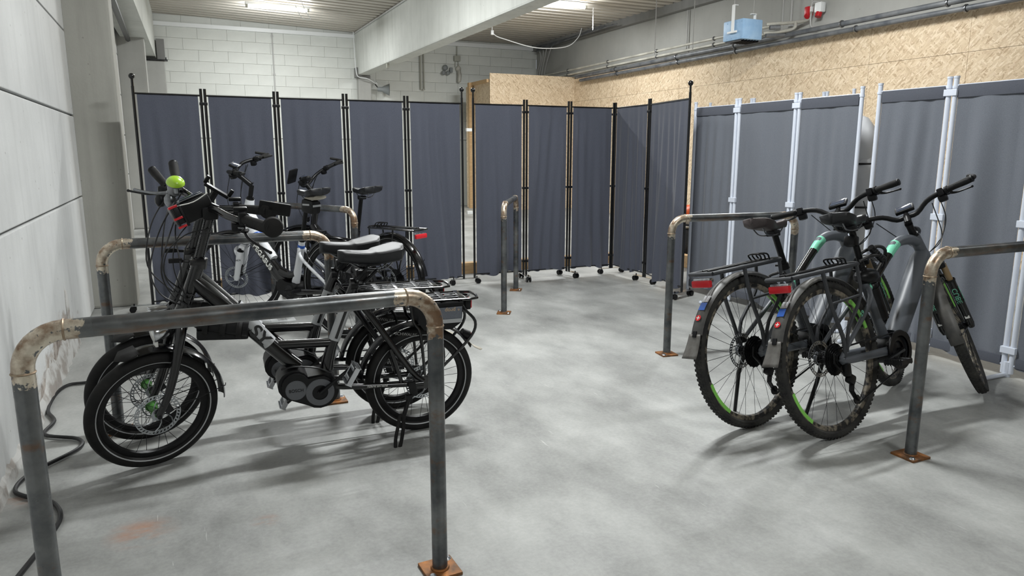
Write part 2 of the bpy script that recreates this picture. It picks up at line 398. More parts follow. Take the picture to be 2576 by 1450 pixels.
# pilasters on the left wall
bx('column', (XL - .02, 6.86, 0), (-.37, 7.26, 4.15), 'column', .022)
bx('column', (XL - .02, 14.0, 0), (-.285, 14.5, 3.39), 'conc', .03)
bx('column', (-.45, 16.55, 0), (0.0, YB - .02, 3.12), 'conc', .015)
# skewed longitudinal beam over the left wall
b = MB(); x0, y0, x1, y1, w_ = -.375, 7.3, -.15, YB - .1, .42
vs = [(x0 - w_, y0, 3.2), (x0, y0, 3.2), (x0, y0, 4.2), (x0 - w_, y0, 4.2), (x1 - w_, y1, 3.2), (x1, y1, 3.2), (x1, y1, 4.2), (x1 - w_, y1, 4.2)]
b.add(vs, [(0, 1, 2, 3), (4, 7, 6, 5), (0, 4, 5, 1), (1, 5, 6, 2), (2, 6, 7, 3), (3, 7, 4, 0)]); struct('beam_left', b, 'beam', smooth=False)
b = MB(); b.tube([(-.47, 7.4, 2.96), (-.52, 13.9, 3.145)], .04, 6)
tag(build('steel_channel', b, 'black'), 'black steel channel running under the left beam above the pilasters', 'channel')
bx('wall_bracket', (-.13, 16.8, 3.16), (0.02, 16.96, 3.58), 'concdark', .01, st=False).update_tag()
tag(bpy.data.objects['wall_bracket'], 'dark grey box bracket on top of the far corner pilaster', 'bracket')
b = MB(); b.box((-.15, 16.6, 3.135), (.42, .2, .02)); b.box((0.03, 16.55, 3.16), (.02, .1, .05)); tag(build('bearing_plate', b, 'dark', smooth=False), 'thin dark steel bearing plate on the far corner pilaster', 'plate')
# vertical pipes between pilaster and screen
b = MB(); b.cyl((-.60, 7.5, 0), (-.60, 7.5, 1.15), .03, 10); b.cyl((-.60, 7.5, 1.15), (-.60, 7.5, 1.9), .02, 8)
tag(build('downpipe', b, 'boxg'), 'grey downpipe behind the near pilaster beside the black screen', 'pipe')

# right wall: grey concrete beam zone over OSB boards
bx('wall_right', (XR, YN, 0), (XR + .2, YB, 4.1), 'conc', 0)
bx('beam_right', (XR - .14, YN, 3.83), (XR, YB, 4.02), 'concdark', .01)
wo = bpy.data.objects['wall_right']
yy = -7.8; 
while yy < 15:
    for (z0, z1) in ((0, 2.47), (2.47, 2.985)):
        b = MB(); b.box((XR - .022 - random.uniform(0, .003), yy + .675, (z0 + z1) / 2), (.022, 1.35 - .004, z1 - z0 - .004)); build('board', b, 'osb', wo, smooth=False)
    yy += 1.35
# OSB partition returning from the right wall
pt = thing('board_partition', 'tall chipboard partition with timber frame standing before the white back wall', 'partition', (6.45, 15, 0))
for (x0, x1, z0, z1) in ((0, 2.15, 0, 2.3), (-.0, 2.15, 2.3, 3.03)):
    b = MB(); b.box(((x0 + x1) / 2, 0, (z0 + z1) / 2), (x1 - x0 - .004, .024, z1 - z0 - .004)); build('board', b, 'osb', pt, smooth=False)
b = MB(); b.box((.02, .75, 1.42), (.022, 1.4, 2.84)); build('side_board', b, 'osb', pt, smooth=False)
b = MB(); b.box((-.06, 1.0, 1.45), (.1, .1, 2.9)); b.box((.0, .55, 2.87), (.1, 1.0, .07)); build('timber_frame', b, 'wood', pt, smooth=False)
b = MB(); b.box((-.02, .98, 2.82), (.1, .008, .08)); build('bracket', b, 'zinc', pt, smooth=False)

# ------------------------------------------------------------------ ceiling lights
for i, (x, y, wt) in enumerate(TUBES):
    zc = lerp(4.13, 3.975, (x + .8) / 4.9) if x < 4 else 3.975
    t = thing('tube_light_fitting', ['bright fluorescent tube under the corrugated ceiling left of the big beam', 'fluorescent tube overhead in the left bay behind the black screens', 'fluorescent tube overhead between the racks, outside the view', 'fluorescent tube on the left bay ceiling behind the camera', 'bright fluorescent tube under the corrugated ceiling right of the big beam', 'fluorescent tube overhead behind the grey screens', 'fluorescent tube overhead at the near right, outside the view'][i], 'light', (x, y, zc - .08), 0)
    b = MB(); b.box((0, 0, .05), (1.16, .07, .05), .01); build('housing', b, 'whitem', t)
    b = MB(); b.tube([(-.53, 0, 0), (.53, 0, 0)], .03, 10); build('tube', b, 'tube', t)
    for s in (-1, 1):
        b = MB(); b.box((s * .55, 0, .01), (.04, .06, .07), .008); build('end_cap', b, 'boxg', t)

# ------------------------------------------------------------------ pipes, heater, cables along the right wall
def pipe(pts, r, m, label, name='wall_pipe', clips=(), k=0):
    t = thing(name, label, 'pipe', pts[0]); o = V(pts[0])
    b = MB(); b.tube([V(p) - o for p in pts], r, 10, k); build('pipe', b, m, t)
    for y in clips:
        b = MB(); b.ring(V((pts[0][0], y, lerp(pts[0][2], pts[-1][2], (y - pts[0][1]) / (pts[-1][1] - pts[0][1])))) - o, (0, 1, 0), r + .008, .007, 16, 6, 2); build('pipe_clip', b, 'alu', t)
    return t
pipe([(8.42, 16.9, 3.16), (8.42, 8.6, 3.20)], .022, 'pipeL', 'uppermost pale pipe of the run towards the blue heater', clips=(15, 13.3, 11.6, 10))
pipe([(8.42, 16.9, 3.07), (8.42, 8.6, 3.10)], .022, 'pipeL', 'second pale pipe of the run towards the blue heater', clips=(15, 13.3, 11.6, 10))
pipe([(8.42, 14.6, 2.985), (8.42, -2, 3.09)], .036, 'pipeD', 'upper thick dark lagged pipe along the right wall', clips=(13, 11, 9.5, 7.4, 5.9, 4))
pipe([(8.46, 14.5, 2.905), (8.46, -2, 2.985)], .034, 'pipeD', 'lower dark pipe just above the chipboard edge', clips=(13, 11, 9.5, 7.2, 5.7, 4))
hx = thing('unit_heater', 'light blue riveted heater box hanging from white brackets over the chipboard wall', 'heater', (7.7, 8.53, 2.95))
b = MB(); b.box((.19, .21, .145), (.38, .42, .29), .02); build('casing', b, 'blue', hx, ang=25)
b = MB()
for i in range(7): b.box((.02 + i * .055, .21, -.012), (.006, .34, .03))
build('outlet_grille', b, 'black', hx, smooth=False)
b = MB()
for y in (.03, .13, .23, .33):
    for z in (.03, .25): b.ball((-.001, y, z), .006, 6)
for x in (.03, .14, .25, .35):
    for z in (.03, .25): b.ball((x, -.001, z), .006, 6)
build('rivets', b, 'blue', hx)
b = MB(); b.box((-.012, .2, .30), (.012, .06, .40), .003); b.box((-.02, .2, .115), (.02, .2, .03), .005); b.box((.02, .2, .50), (.07, .05, .012)); build('bracket', b, 'whitem', hx, smooth=False)
b = MB(); b.box((.33, .12, .33), (.012, .05, .10), .003); b.box((.3, .12, .38), (.09, .05, .012)); build('bracket', b, 'whitem', hx, smooth=False)
for x, y, z in ((-.0, .2, .5), (.3, .12, .38)):
    b = MB(); b.cyl((x, y, z), (x, y, 1.03), .005, 6); build('hanging_rod', b, 'wire', hx)
pv = thing('pipe_manifold', 'cream pipe elbows and valves joining the blue heater at its right', 'pipe', (8.12, 8.5, 3.05))
b = MB(); b.tube([(0, 0, .12), (.35, -.25, .14), (.42, -.4, .16), (.40, -.45, .26)], .024, 8, 4); b.tube([(0, .05, .0), (.2, -.1, .02), (.3, -.25, .05), (.32, -.25, .14)], .022, 8, 4); build('elbow_pipe', b, 'pipeL', pv)
b = MB(); b.tube([(0, 0, -.04), (.3, -.1, -.02)], .03, 8); b.tube([(0.02, -.05, .07), (.15, -.12, .07)], .034, 10); build('valve', b, 'pipeD', pv)
b = MB(); b.box((.40, -.45, .29), (.04, .04, .07), .004); build('vent_cap', b, 'whitem', pv)
b = MB(); b.cyl((0, 0, 0), (0, 0, .85), .012, 8); tag(build('conduit_pipe', b, 'wire', loc=(8.55, 8.62, 3.13)), 'left one of two grey conduits down the wall behind the blue heater', 'pipe')
b = MB(); b.cyl((0, 0, 0), (0, 0, .8), .014, 8); b.box((0, 0, -.03), (.05, .05, .08), .005); tag(build('conduit_pipe', b, 'wire', loc=(8.55, 8.45, 3.2)), 'right one of two grey conduits behind the blue heater, with a small box', 'pipe')
b = MB(); b.cyl((0, 0, 0), (0, 0, .72), .012, 8); tag(build('conduit_pipe', b, 'wire', loc=(8.58, 10.93, 3.1)), 'single grey conduit down the concrete beyond the blue heater', 'pipe')
so = thing('wall_socket', 'dark red industrial socket left of the white and red one', 'socket', (8.58, 8.1, 3.3))
b = MB(); b.box((-.05, 0, .02), (.1, .09, .13), .02); b.cyl((-.05, 0, -.02), (-.09, 0, -.06), .04, 12); build('housing', b, 'red', so)
b = MB(); b.cyl((0, 0, .08), (0, 0, .7), .008, 6); build('conduit', b, 'wire', so)
so = thing('wall_socket', 'white industrial socket with a red cap hanging on the grey concrete', 'socket', (8.58, 7.9, 3.27))
b = MB(); b.box((-.05, 0, .07), (.1, .12, .14), .02); build('housing', b, 'whitem', so)
b = MB(); b.cyl((-.06, 0, .0), (-.08, 0, -.06), .045, 12); build('cap', b, 'red', so)
b = MB(); b.tube([(-.04, .02, .15), (-.06, .13, .16), (-.06, .15, .0), (-.06, .13, -.17), (-.08, 0, -.2)], .010, 8, 4); build('cable', b, 'wire', so)
# drooping cables by the far corner
for i, (dx, a) in enumerate(((0, .0), (.12, .06), (.25, .1), (.4, .02))):
    b = MB(); b.tube([(8.45, 16.6 - dx * 2, 3.9), (8.44, 16.4 - dx, 3.6 + a), (8.5, 16.7 - dx, 3.3), (8.5, 16.75 - dx, 3.05)], .012, 6, 5)
    tag(build('hanging_cable', b, 'wire'), ('leftmost', 'second from the left', 'third from the left', 'rightmost')[3 - i] + ' of the four grey cables drooping in the far right corner', 'cable', 'cables drooping in the far right corner')
b = MB()
for i in range(5): b.tube([(8.42 - .03 * i, 13.6 - i * .2, 3.93 - .02 * i), (8.40 - .02 * i, 15, 3.88 - .015 * i), (8.42, 16.6, 3.9 - .03 * i)], .012, 6, 4)
tag(build('cable_bundle', b, 'pipeD'), 'dark cable bundle under the ceiling at the far right corner', 'cable')
b = MB(); b.tube([(6.17, 14.2, 3.975), (6.2, 14.2, 3.72), (6.5, 14.2, 3.62), (7.2, 14.2, 3.50), (7.9, 14.2, 3.56), (8.2, 14.2, 3.76), (8.3, 14.2, 3.975)], .009, 6, 5)
b.box((6.17, 14.2, 3.74), (.06, .04, .09), .005)
tag(build('hanging_cable', b, 'whitem'), 'white cable hanging in a long arc below the right ceiling', 'cable')
b = MB(); b.tube([(2.3, 13.9, 4.0), (2.38, 13.9, 3.8), (2.46, 13.9, 3.68), (2.3, 13.9, 3.70), (2.2, 13.9, 3.9)], .006, 6, 6)
tag(build('hanging_cable', b, 'whitem'), 'thin white cable loop hanging beside the left ceiling tube', 'cable')
# chains
link = None
for (x, y, z0, z1, lab) in ((7.25, 12, 3.56, 3.97, 'pale chain farthest left of those hanging from the right ceiling'), (7.65, 10.6, 2.98, 3.97, 'pale chain hanging down over the pipes, left of the thinner one'), (7.9, 9.9, 2.98, 3.97, 'thin chain hanging closest to the blue heater')):
    t = thing('hanging_chain', lab, 'chain', (x, y, z0)); n = int((z1 - z0) / .03)
    b = MB()
    for i in range(n): b.tube([(cos(a) * (.008 if i % 2 else 0), cos(a) * (0 if i % 2 else .008), i * .03 + .018 * sin(a)) for a in [2 * pi * j / 8 for j in range(8)]], .0042, 4, closed=True)
    build('links', b, 'wire', t, kind='stuff')
# wall items on the back wall
t = thing('horn_speaker', 'grey horn loudspeaker on the white wall right of the beam column', 'speaker', (4.43, 16.80, 2.75))
b = MB(); b.lathe([(.05, 0), (.055, .1), (.09, .16), (.13, .26), (.14, .27)], (-.02, 0, 0), (1, -.35, -.05), 20); build('horn', b, 'speaker', t)
b = MB(); b.tube([(0, 0, 0), (-.2, -.1, .09), (-.40, -.1, .12), (-.46, -.1, .22), (-.47, -.05, .6), (-.47, 0, 1.1)], .010, 6, 5); tag(build('speaker_cable', b, 'whitem', loc=(4.35, 16.72, 2.86)), 'white cable running down the beam end to the horn loudspeaker', 'cable')
b = MB(); b.ball((.10, -.03, 0), .035, 10); build('driver', b, 'dark', t)
b = MB(); b.tube([(-.02, 0, .04), (-.05, .1, .12), (-.02, .14, .18)], .012, 6, 3); build('bracket', b, 'dark', t)
b = MB(); b.tube([(-.02, 0, .1), (-.07, -.0, .16), (-.10, .05, .22)], .010, 6, 5); build('cable', b, 'whitem', t)
b = MB(); b.box((0, 0, 0), (.16, .07, .13), .01); b.cyl((0, 0, .06), (0, 0, .38), .009, 6); b.cyl((-.04, 0, -.06), (-.05, 0, -.2), .008, 6); b.cyl((.03, 0, -.06), (.04, 0, -.2), .008, 6)
tag(build('junction_box', b, 'boxg', loc=(6.43, 16.94, 3.55)), 'square grey junction box over the two wall fittings', 'box')
b = MB(); b.ball((0, 0, .06), .07, 12, (1, .6, 1)); b.tube([(0, -.03, .02), (.01, -.05, -.1), (.0, -.04, -.22)], [.045, .05, .05], 10); b.ball((0, -.04, -.22), .05, 10)
tag(build('wall_fitting', b, 'pipeL', loc=(6.46, 16.93, 3.25)), 'cream drop shaped alarm fitting on the white back wall', 'fitting')
b = MB(); b.ball((0, 0, .07), .07, 12, (1, .6, 1)); b.ball((-.05, -.03, -.05), .055, 12, (1, .6, 1)); b.ball((.06, -.03, -.05), .055, 12, (1, .6, 1)); b.box((.15, 0, .02), (.07, .05, .12), .01)
tag(build('wall_fitting', b, 'speaker', loc=(6.12, 16.93, 3.25)), 'dark grey cluster of three round sockets on the white back wall', 'fitting')
b = MB(); b.box((5.50, 16.93, 3.24), (.03, .03, .9)); b.box((5.58, 16.93, 3.24), (.02, .03, .9)); b.box((5.56, 16.92, 2.79), (.06, .04, .03))
tag(build('cable_duct', b, 'boxg', smooth=False), 'narrow grey cable duct hanging down the white wall under the beam', 'duct')
b = MB(); b.box((0, 0, 0), (.05, .06, .09), .006); tag(build('ceiling_hook', b, 'boxg', loc=(4.0, 14.4, 3.0)), 'small grey clamp under the big beam near the back wall', 'clamp')
# ------------------------------------------------------------------ folding screens
def fabric(p0, p1, z0, z1, seed, amp):
    rnd = random.Random(seed); p0 = V((p0[0], p0[1], 0)); p1 = V((p1[0], p1[1], 0)); d = p1 - p0; L = d.length; d.normalize(); nrm = V((-d.y, d.x, 0))
    waves = [(rnd.uniform(9, 20), rnd.uniform(0, 6.3), rnd.uniform(.3, 1), rnd.uniform(-.3, .3)) for _ in range(3)] + [(rnd.uniform(32, 75), rnd.uniform(0, 6.3), rnd.uniform(.25, .5), rnd.uniform(-.12, .12)) for _ in range(4)]
    nx, nz = 72, 22; vs = []; fs = []
    for j in range(nz + 1):
        t = j / nz; z = lerp(z1, z0, t)
        for i in range(nx + 1):
            u = i / nx; s = u * L
            e = min(1, 6 * u, 6 * (1 - u)); q = sum(a * sin(f_ * (s + sl * t) + ph) for f_, ph, a, sl in waves)
            y = amp * q * e * (.35 + .65 * t) ** 1 * min(1, .15 + t * 5)
            sag = .006 * sin(pi * u) * (1 if j == 0 else 0)
            bot = (.012 * sin(3 * s * 5 + seed) + .006 * q) if j == nz else 0
            vs.append(p0 + d * s + nrm * y + V((0, 0, z - sag + bot)))
    for j in range(nz):
        for i in range(nx): fs.append((j * (nx + 1) + i, j * (nx + 1) + i + 1, (j + 1) * (nx + 1) + i + 1, (j + 1) * (nx + 1) + i))
    return vs, fs
def screen(label, pts, H, zt, z0, zbot, pm, cm, hm, rp, amp, seed, feet=(), balls=(), group=None, ftype='caster', skips=()):
    o = V((pts[0][0], pts[0][1], 0)); t = thing('folding_screen', label, 'screen', o, group=group)
    P = [V((p[0], p[1], 0)) - o for p in pts]
    for i in range(len(P) - 1):
        a, b_ = P[i], P[i + 1]; d = (b_ - a).normalized(); s = rp * 1.35
        pa = a + d * s; pb = b_ - d * s
        for q, k_ in ((pa, i), (pb, i + 1)):
            b = MB(); b.cyl((q.x, q.y, zbot), (q.x, q.y, H), rp, 10)
            if pm == 'whitep': b.cyl((q.x, q.y, H), (q.x, q.y, H + .012), rp * 1.15, 10); b.cyl((q.x, q.y, H - .06), (q.x, q.y, H - .045), rp * 1.25, 10)
            if k_ in balls: b.ball((q.x, q.y, H + .075), .024, 10); b.cyl((q.x, q.y, H), (q.x, q.y, H + .055), rp * .8, 8)
            build('post', b, pm, t)
        vs, fs = fabric(pa + d * (rp + (.012 if pm != 'whitep' else .004)), pb - d * (rp + (.012 if pm != 'whitep' else .004)), z0, zt, seed * 31 + i, amp)
        b = MB(); b.add(vs, fs); fo = build('fabric_panel', b, cm, t, ang=80)
        for m_ in ():
            pass
        b = MB(); b.tube([pa + V((0, 0, zt)), pb + V((0, 0, zt))], .007, 6); build('cross_rail', b, pm, t); b = MB(); b.tube([pa + V((0, 0, z0 + .01)), pb + V((0, 0, z0 + .01))], .006, 6); build('cross_rail', b, pm, t)
        if hm:
            n = V((-d.y, d.x, 0)); c = (pa + pb) / 2; L = (pb - pa).length - 2 * rp - .01
            for zz, hh in ((zt - .035, .075), (z0 + .03, .06)):
                b = MB(); R = Matrix(((d.x, n.x, 0), (d.y, n.y, 0), (0, 0, 1))); b.box((c.x, c.y, zz), (L, .016, hh), .003, R); build('hem', b, hm, t)
    for i in range(1, len(P) - 1):
        d = (P[i + 1] - P[i - 1]).normalized(); n = V((-d.y, d.x, 0)); R = Matrix(((d.x, n.x, 0), (d.y, n.y, 0), (0, 0, 1)))
        for zz in ((H - .12, .95, .2) if pm != 'whitep' else (H - .085, .9, .16)):
            b = MB(); b.box((P[i].x, P[i].y, zz), (rp * 5.4, rp * 2.9, .022 if pm != 'whitep' else .04), .003, R); build('hinge_clip', b, 'black' if pm != 'whitep' else 'whitep', t, smooth=False)
    for (i, ang) in feet:
        q = P[i]; e = V((cos(rad(ang)), sin(rad(ang)), 0)); n = V((-e.y, e.x, 0)); R = Matrix(((e.x, n.x, 0), (e.y, n.y, 0), (0, 0, 1)))
        if ftype == 'caster':
            b = MB(); b.box((q.x, q.y, .058), (.30, .055, .003), 0, R); fo = build('foot_bar', b, 'zinc', t, smooth=False)
            for sg in (-1, 1):
                c = q + e * sg * .125
                b = MB(); b.cyl((c.x, c.y, .075), (c.x, c.y, .045), .006, 8)
                for s2 in (-1, 1):
                    w1 = c + n * s2 * .009 + e * sg * .012; w2 = c + n * s2 * .024 + e * sg * .012
                    b.cyl((w1.x, w1.y, .026), (w2.x, w2.y, .026), .025, 14)
                b.box((c.x, c.y, .034), (.034, .016, .03), .004, R); build('caster', b, 'black', fo)
        else:
            b = MB(); b.tube([q + e * -.02 + V((0, 0, .014)), q + e * .30 + V((0, 0, .014))], .013, 8); b.tube([q + V((0, 0, .0)), q + V((0, 0, .09))], rp * 1.4, 8)
            b.ball((q + e * .30) + V((0, 0, .016)), .016, 8); build('foot_bar', b, 'whitep', t)
    return t
YS = 6.62
A = [(-.26, 6.56), (.265, YS), (.845, YS + .02), (1.435, YS), (2.0, YS), (2.57, YS)]
B_ = [(2.655, YS), (3.22, YS - .03), (3.735, YS - .02), (4.275, YS - .03), (4.265, 5.955), (4.115, 5.15)]
sa = screen('charcoal folding screen on black poles along the back, left half behind the bicycles', A, 1.82, 1.765, .07, .058, 'pole', 'clothA', None, .0115, .015, 3, feet=((0, 0), (2, 90), (5, 0)), balls=(0, 5))
sb = screen('charcoal folding screen on black poles turning the far corner beside the grey screens', B_, 1.82, 1.765, .085, .058, 'pole', 'clothA', None, .0115, .017, 8, feet=((1, 80), (2, 100), (3, 0), (4, 95), (5, 20)), balls=(0, 5))
for par, loc, m_ in ((sb, (0.0, 0, 1.52), 'tape'), (sb, (0.0, 0, .72), 'tape')):
    b = MB(); b.box((-.03, 0, 0), (.055, .03, .03), .002); o = build('tape', b, m_, par, smooth=False); o.location = loc
G1 = [(4.36, 5.40), (4.38, 4.85), (4.37, 4.19), (4.37, 3.60)]; G2 = [(4.37, 3.50), (4.38, 2.98), (4.37, 2.45), (4.40, 1.85)]
screen('grey folding screen on white poles, far one next to the black screens', G1, 1.742, 1.70, .06, .02, 'whitep', 'clothB', 'hem', .0145, .012, 21, feet=((1, 180), (3, 160)), ftype='flat', group=None)
screen('grey folding screen on white poles, near one at the right edge behind the mountain bikes', G2, 1.75, 1.705, .06, .02, 'whitep', 'clothB', 'hem', .0155, .019, 27, feet=((0, 200), (2, 180)), ftype='flat')
screen('white poled screen standing hidden behind the grey one, only its pole tips showing', [(4.95, 5.9), (4.9, 5.24), (4.92, 4.43), (4.9, 4.12)], 1.785, 1.66, .06, .02, 'whitep', 'clothB', None, .013, .006, 33)
# things glimpsed behind the screens
b = MB(); b.box((0, 0, .06), (4.6, .10, .12), .003); tag(build('timber_board', b, 'wood', smooth=False, loc=(2.6, 7.25, 0)), 'long pale timber board lying on the floor behind the black screens', 'board')
b = MB(); b.box((0, 0, .07), (.10, 2.4, .14), .003); tag(build('timber_board', b, 'wood', smooth=False, loc=(5.3, 6.0, 0)), 'pale timber board on the floor seen in the gap between black and grey screens', 'board')
b = MB(); b.tube([(0, 0, 0), (.25, .05, .05), (.55, .1, -.1), (.62, .1, -.55)], .085, 14, 4); tag(build('orange_duct', b, 'orange', loc=(4.95, 6.35, .60)), 'orange hose seen through the gap between the black and grey screens', 'hose')
b = MB(); b.box((0, 0, .2), (.9, .4, .4), .02); b.box((0, 0, .46), (1.0, .5, .03), .01); tag(build('grey_crate', b, 'dark', loc=(5.95, 6.9, 0)), 'dark crate under the orange hose behind the screens', 'crate')
t = thing('wrapped_bundle', 'white plastic wrapped upright bundle showing in the gap of the grey screens', 'bundle', (4.72, 3.92, 0))
b = MB(); b.ball((0, 0, 1.33), .16, 14, (1, .9, 1.6)); b.tube([(0, 0, .05), (0, .02, .6), (.02, 0, 1.1), (0, 0, 1.3)], [.17, .19, .2, .12], 12, 4); build('wrap', b, 'foil', t)
b = MB(); b.ring((0, 0, 1.22), (0, 0, 1), .15, .008, 20, 6); b.ring((0, 0, .9), (0, 0, 1), .195, .008, 20, 6); build('strap', b, 'dark', t)

# ------------------------------------------------------------------ steel bicycle racks
MT['seam'] = mat('weld_bead', (176, 160, 138), .45, .7, (120, 96, 76), 40)
def rack(label, p, q, ht=.915):
    p = V((p[0], p[1], 0)); q = V((q[0], q[1], 0)); L = (q - p).length; rz = math.atan2(q.y - p.y, q.x - p.x)
    t = thing('bicycle_rack', label, 'rack', p, rz, 'bare steel hoop racks'); r = .0242; Z = ht - r; R = .09; e = .06
    b = MB(); b.tube([(R + e, 0, Z), (L / 2, 0, Z), (L - R - e, 0, Z)], r, 20, cap=False); build('top_rail', b, 'steel', t)
    for s, x in ((1, 0), (-1, L)):
        b = MB(); b.tube([(x, 0, .008), (x, 0, Z - R - e)], r, 20, cap=False); build('leg', b, 'steel', t)
        b = MB(); path = [(x, 0, Z - R - e)] + [(x + s * R * (1 - cos(a)), 0, Z - R + R * sin(a)) for a in [pi / 2 * i / 8 for i in range(9)]] + [(x + s * (R + e), 0, Z)]
        P2 = [V(path[0]).lerp(V(path[1]), i / 3) for i in range(3)] + [V(c) for c in path[1:-1]] + [V(path[-2]).lerp(V(path[-1]), i / 3) for i in (1, 2, 3)]
        b.tube(P2, [r * 1.012] * 2, 20, cap=False); m = len(P2)
        wv = []
        for i in range(m):
            dd = min(i, m - 1 - i); base = (.05, .42, .50)[dd] if dd < 3 else .54
            wv += [base] * 20
        b.att['wear'] = wv; build('elbow', b, 'weld', t)
        b = MB(); b.ring((x, 0, Z - R - .004), (0, 0, 1), r, .003, 20, 6); build('weld_seam', b, 'seam', t)
        b = MB(); b.ring((x + s * R, 0, Z), (1, 0, 0), r, .003, 20, 6); build('weld_seam', b, 'seam', t)
        b = MB(); b.box((x, 0, .005), (.11, .11, .010), .0015); b.ring((x, 0, .012), (0, 0, 1), r + .001, .005, 20, 6); pl = build('base_plate', b, 'rust', t, smooth=False)
        for sx, sy in ((-1, -1), (1, 1)):
            b = MB(); c = (x + sx * .038, sy * .038, .010); b.lathe([(.0, .007), (.008, .007), (.011, .003), (.014, 0)], c, (0, 0, 1), 12); build('bolt', b, 'zinc', pl)
    return t
rack('bare steel hoop rack nearest the camera at the left, the folding bicycle behind it', (-.355, 1.93), (.665, 1.965))
rack('steel hoop rack behind the two black folding bicycles', (-.33, 3.70), (.685, 3.69))
rack('short looking hoop rack standing alone end-on in the middle before the black screens', (2.375, 5.25), (2.895, 6.12))
rack('steel hoop rack behind the two grey mountain bikes, ahead of the grey screens', (2.835, 3.68), (3.755, 3.55))
rack('steel hoop rack nearest at the right edge, in front of the mountain bikes', (2.81, 1.92), (3.83, 1.90))
rack('steel hoop rack between the white e-bike and the black trekking bicycle', (.678, 6.115), (1.165, 5.22))
# power cable on the floor
b = MB(); b.tube([(.1, 4.75, .012), (-.474, 4.583, .012), (-.65, 4.543, .012), (-.68, 4.167, .012), (-.626, 3.954, .012), (-.642, 3.768, .012), (-.498, 3.649, .012), (-.477, 3.525, .012), (-.591, 3.365, .012), (-.645, 3.268, .012), (-.657, 3.159, .012), (-.617, 3.087, .012), (-.514, 2.986, .012), (-.469, 2.85, .012), (-.483, 2.70, .012), (-.55, 2.4, .012)], .0085, 8, 6)
tag(build('power_cable', b, 'cableb'), 'black power cable snaking over the floor along the left wall', 'cable')
# pale grooved sheet on the floor under the white bicycle
b = MB(); b.box((0, 0, .003), (.56, .5, .006), .001)
for i in range(9): b.box((-.24 + i * .06, 0, .008), (.052, .49, .004))
t = build('grooved_sheet', b, 'whitem', smooth=False, loc=(.50, 5.95, 0)); tag(t, 'cream ribbed sheet lying on the floor below the white e-bike', 'sheet')
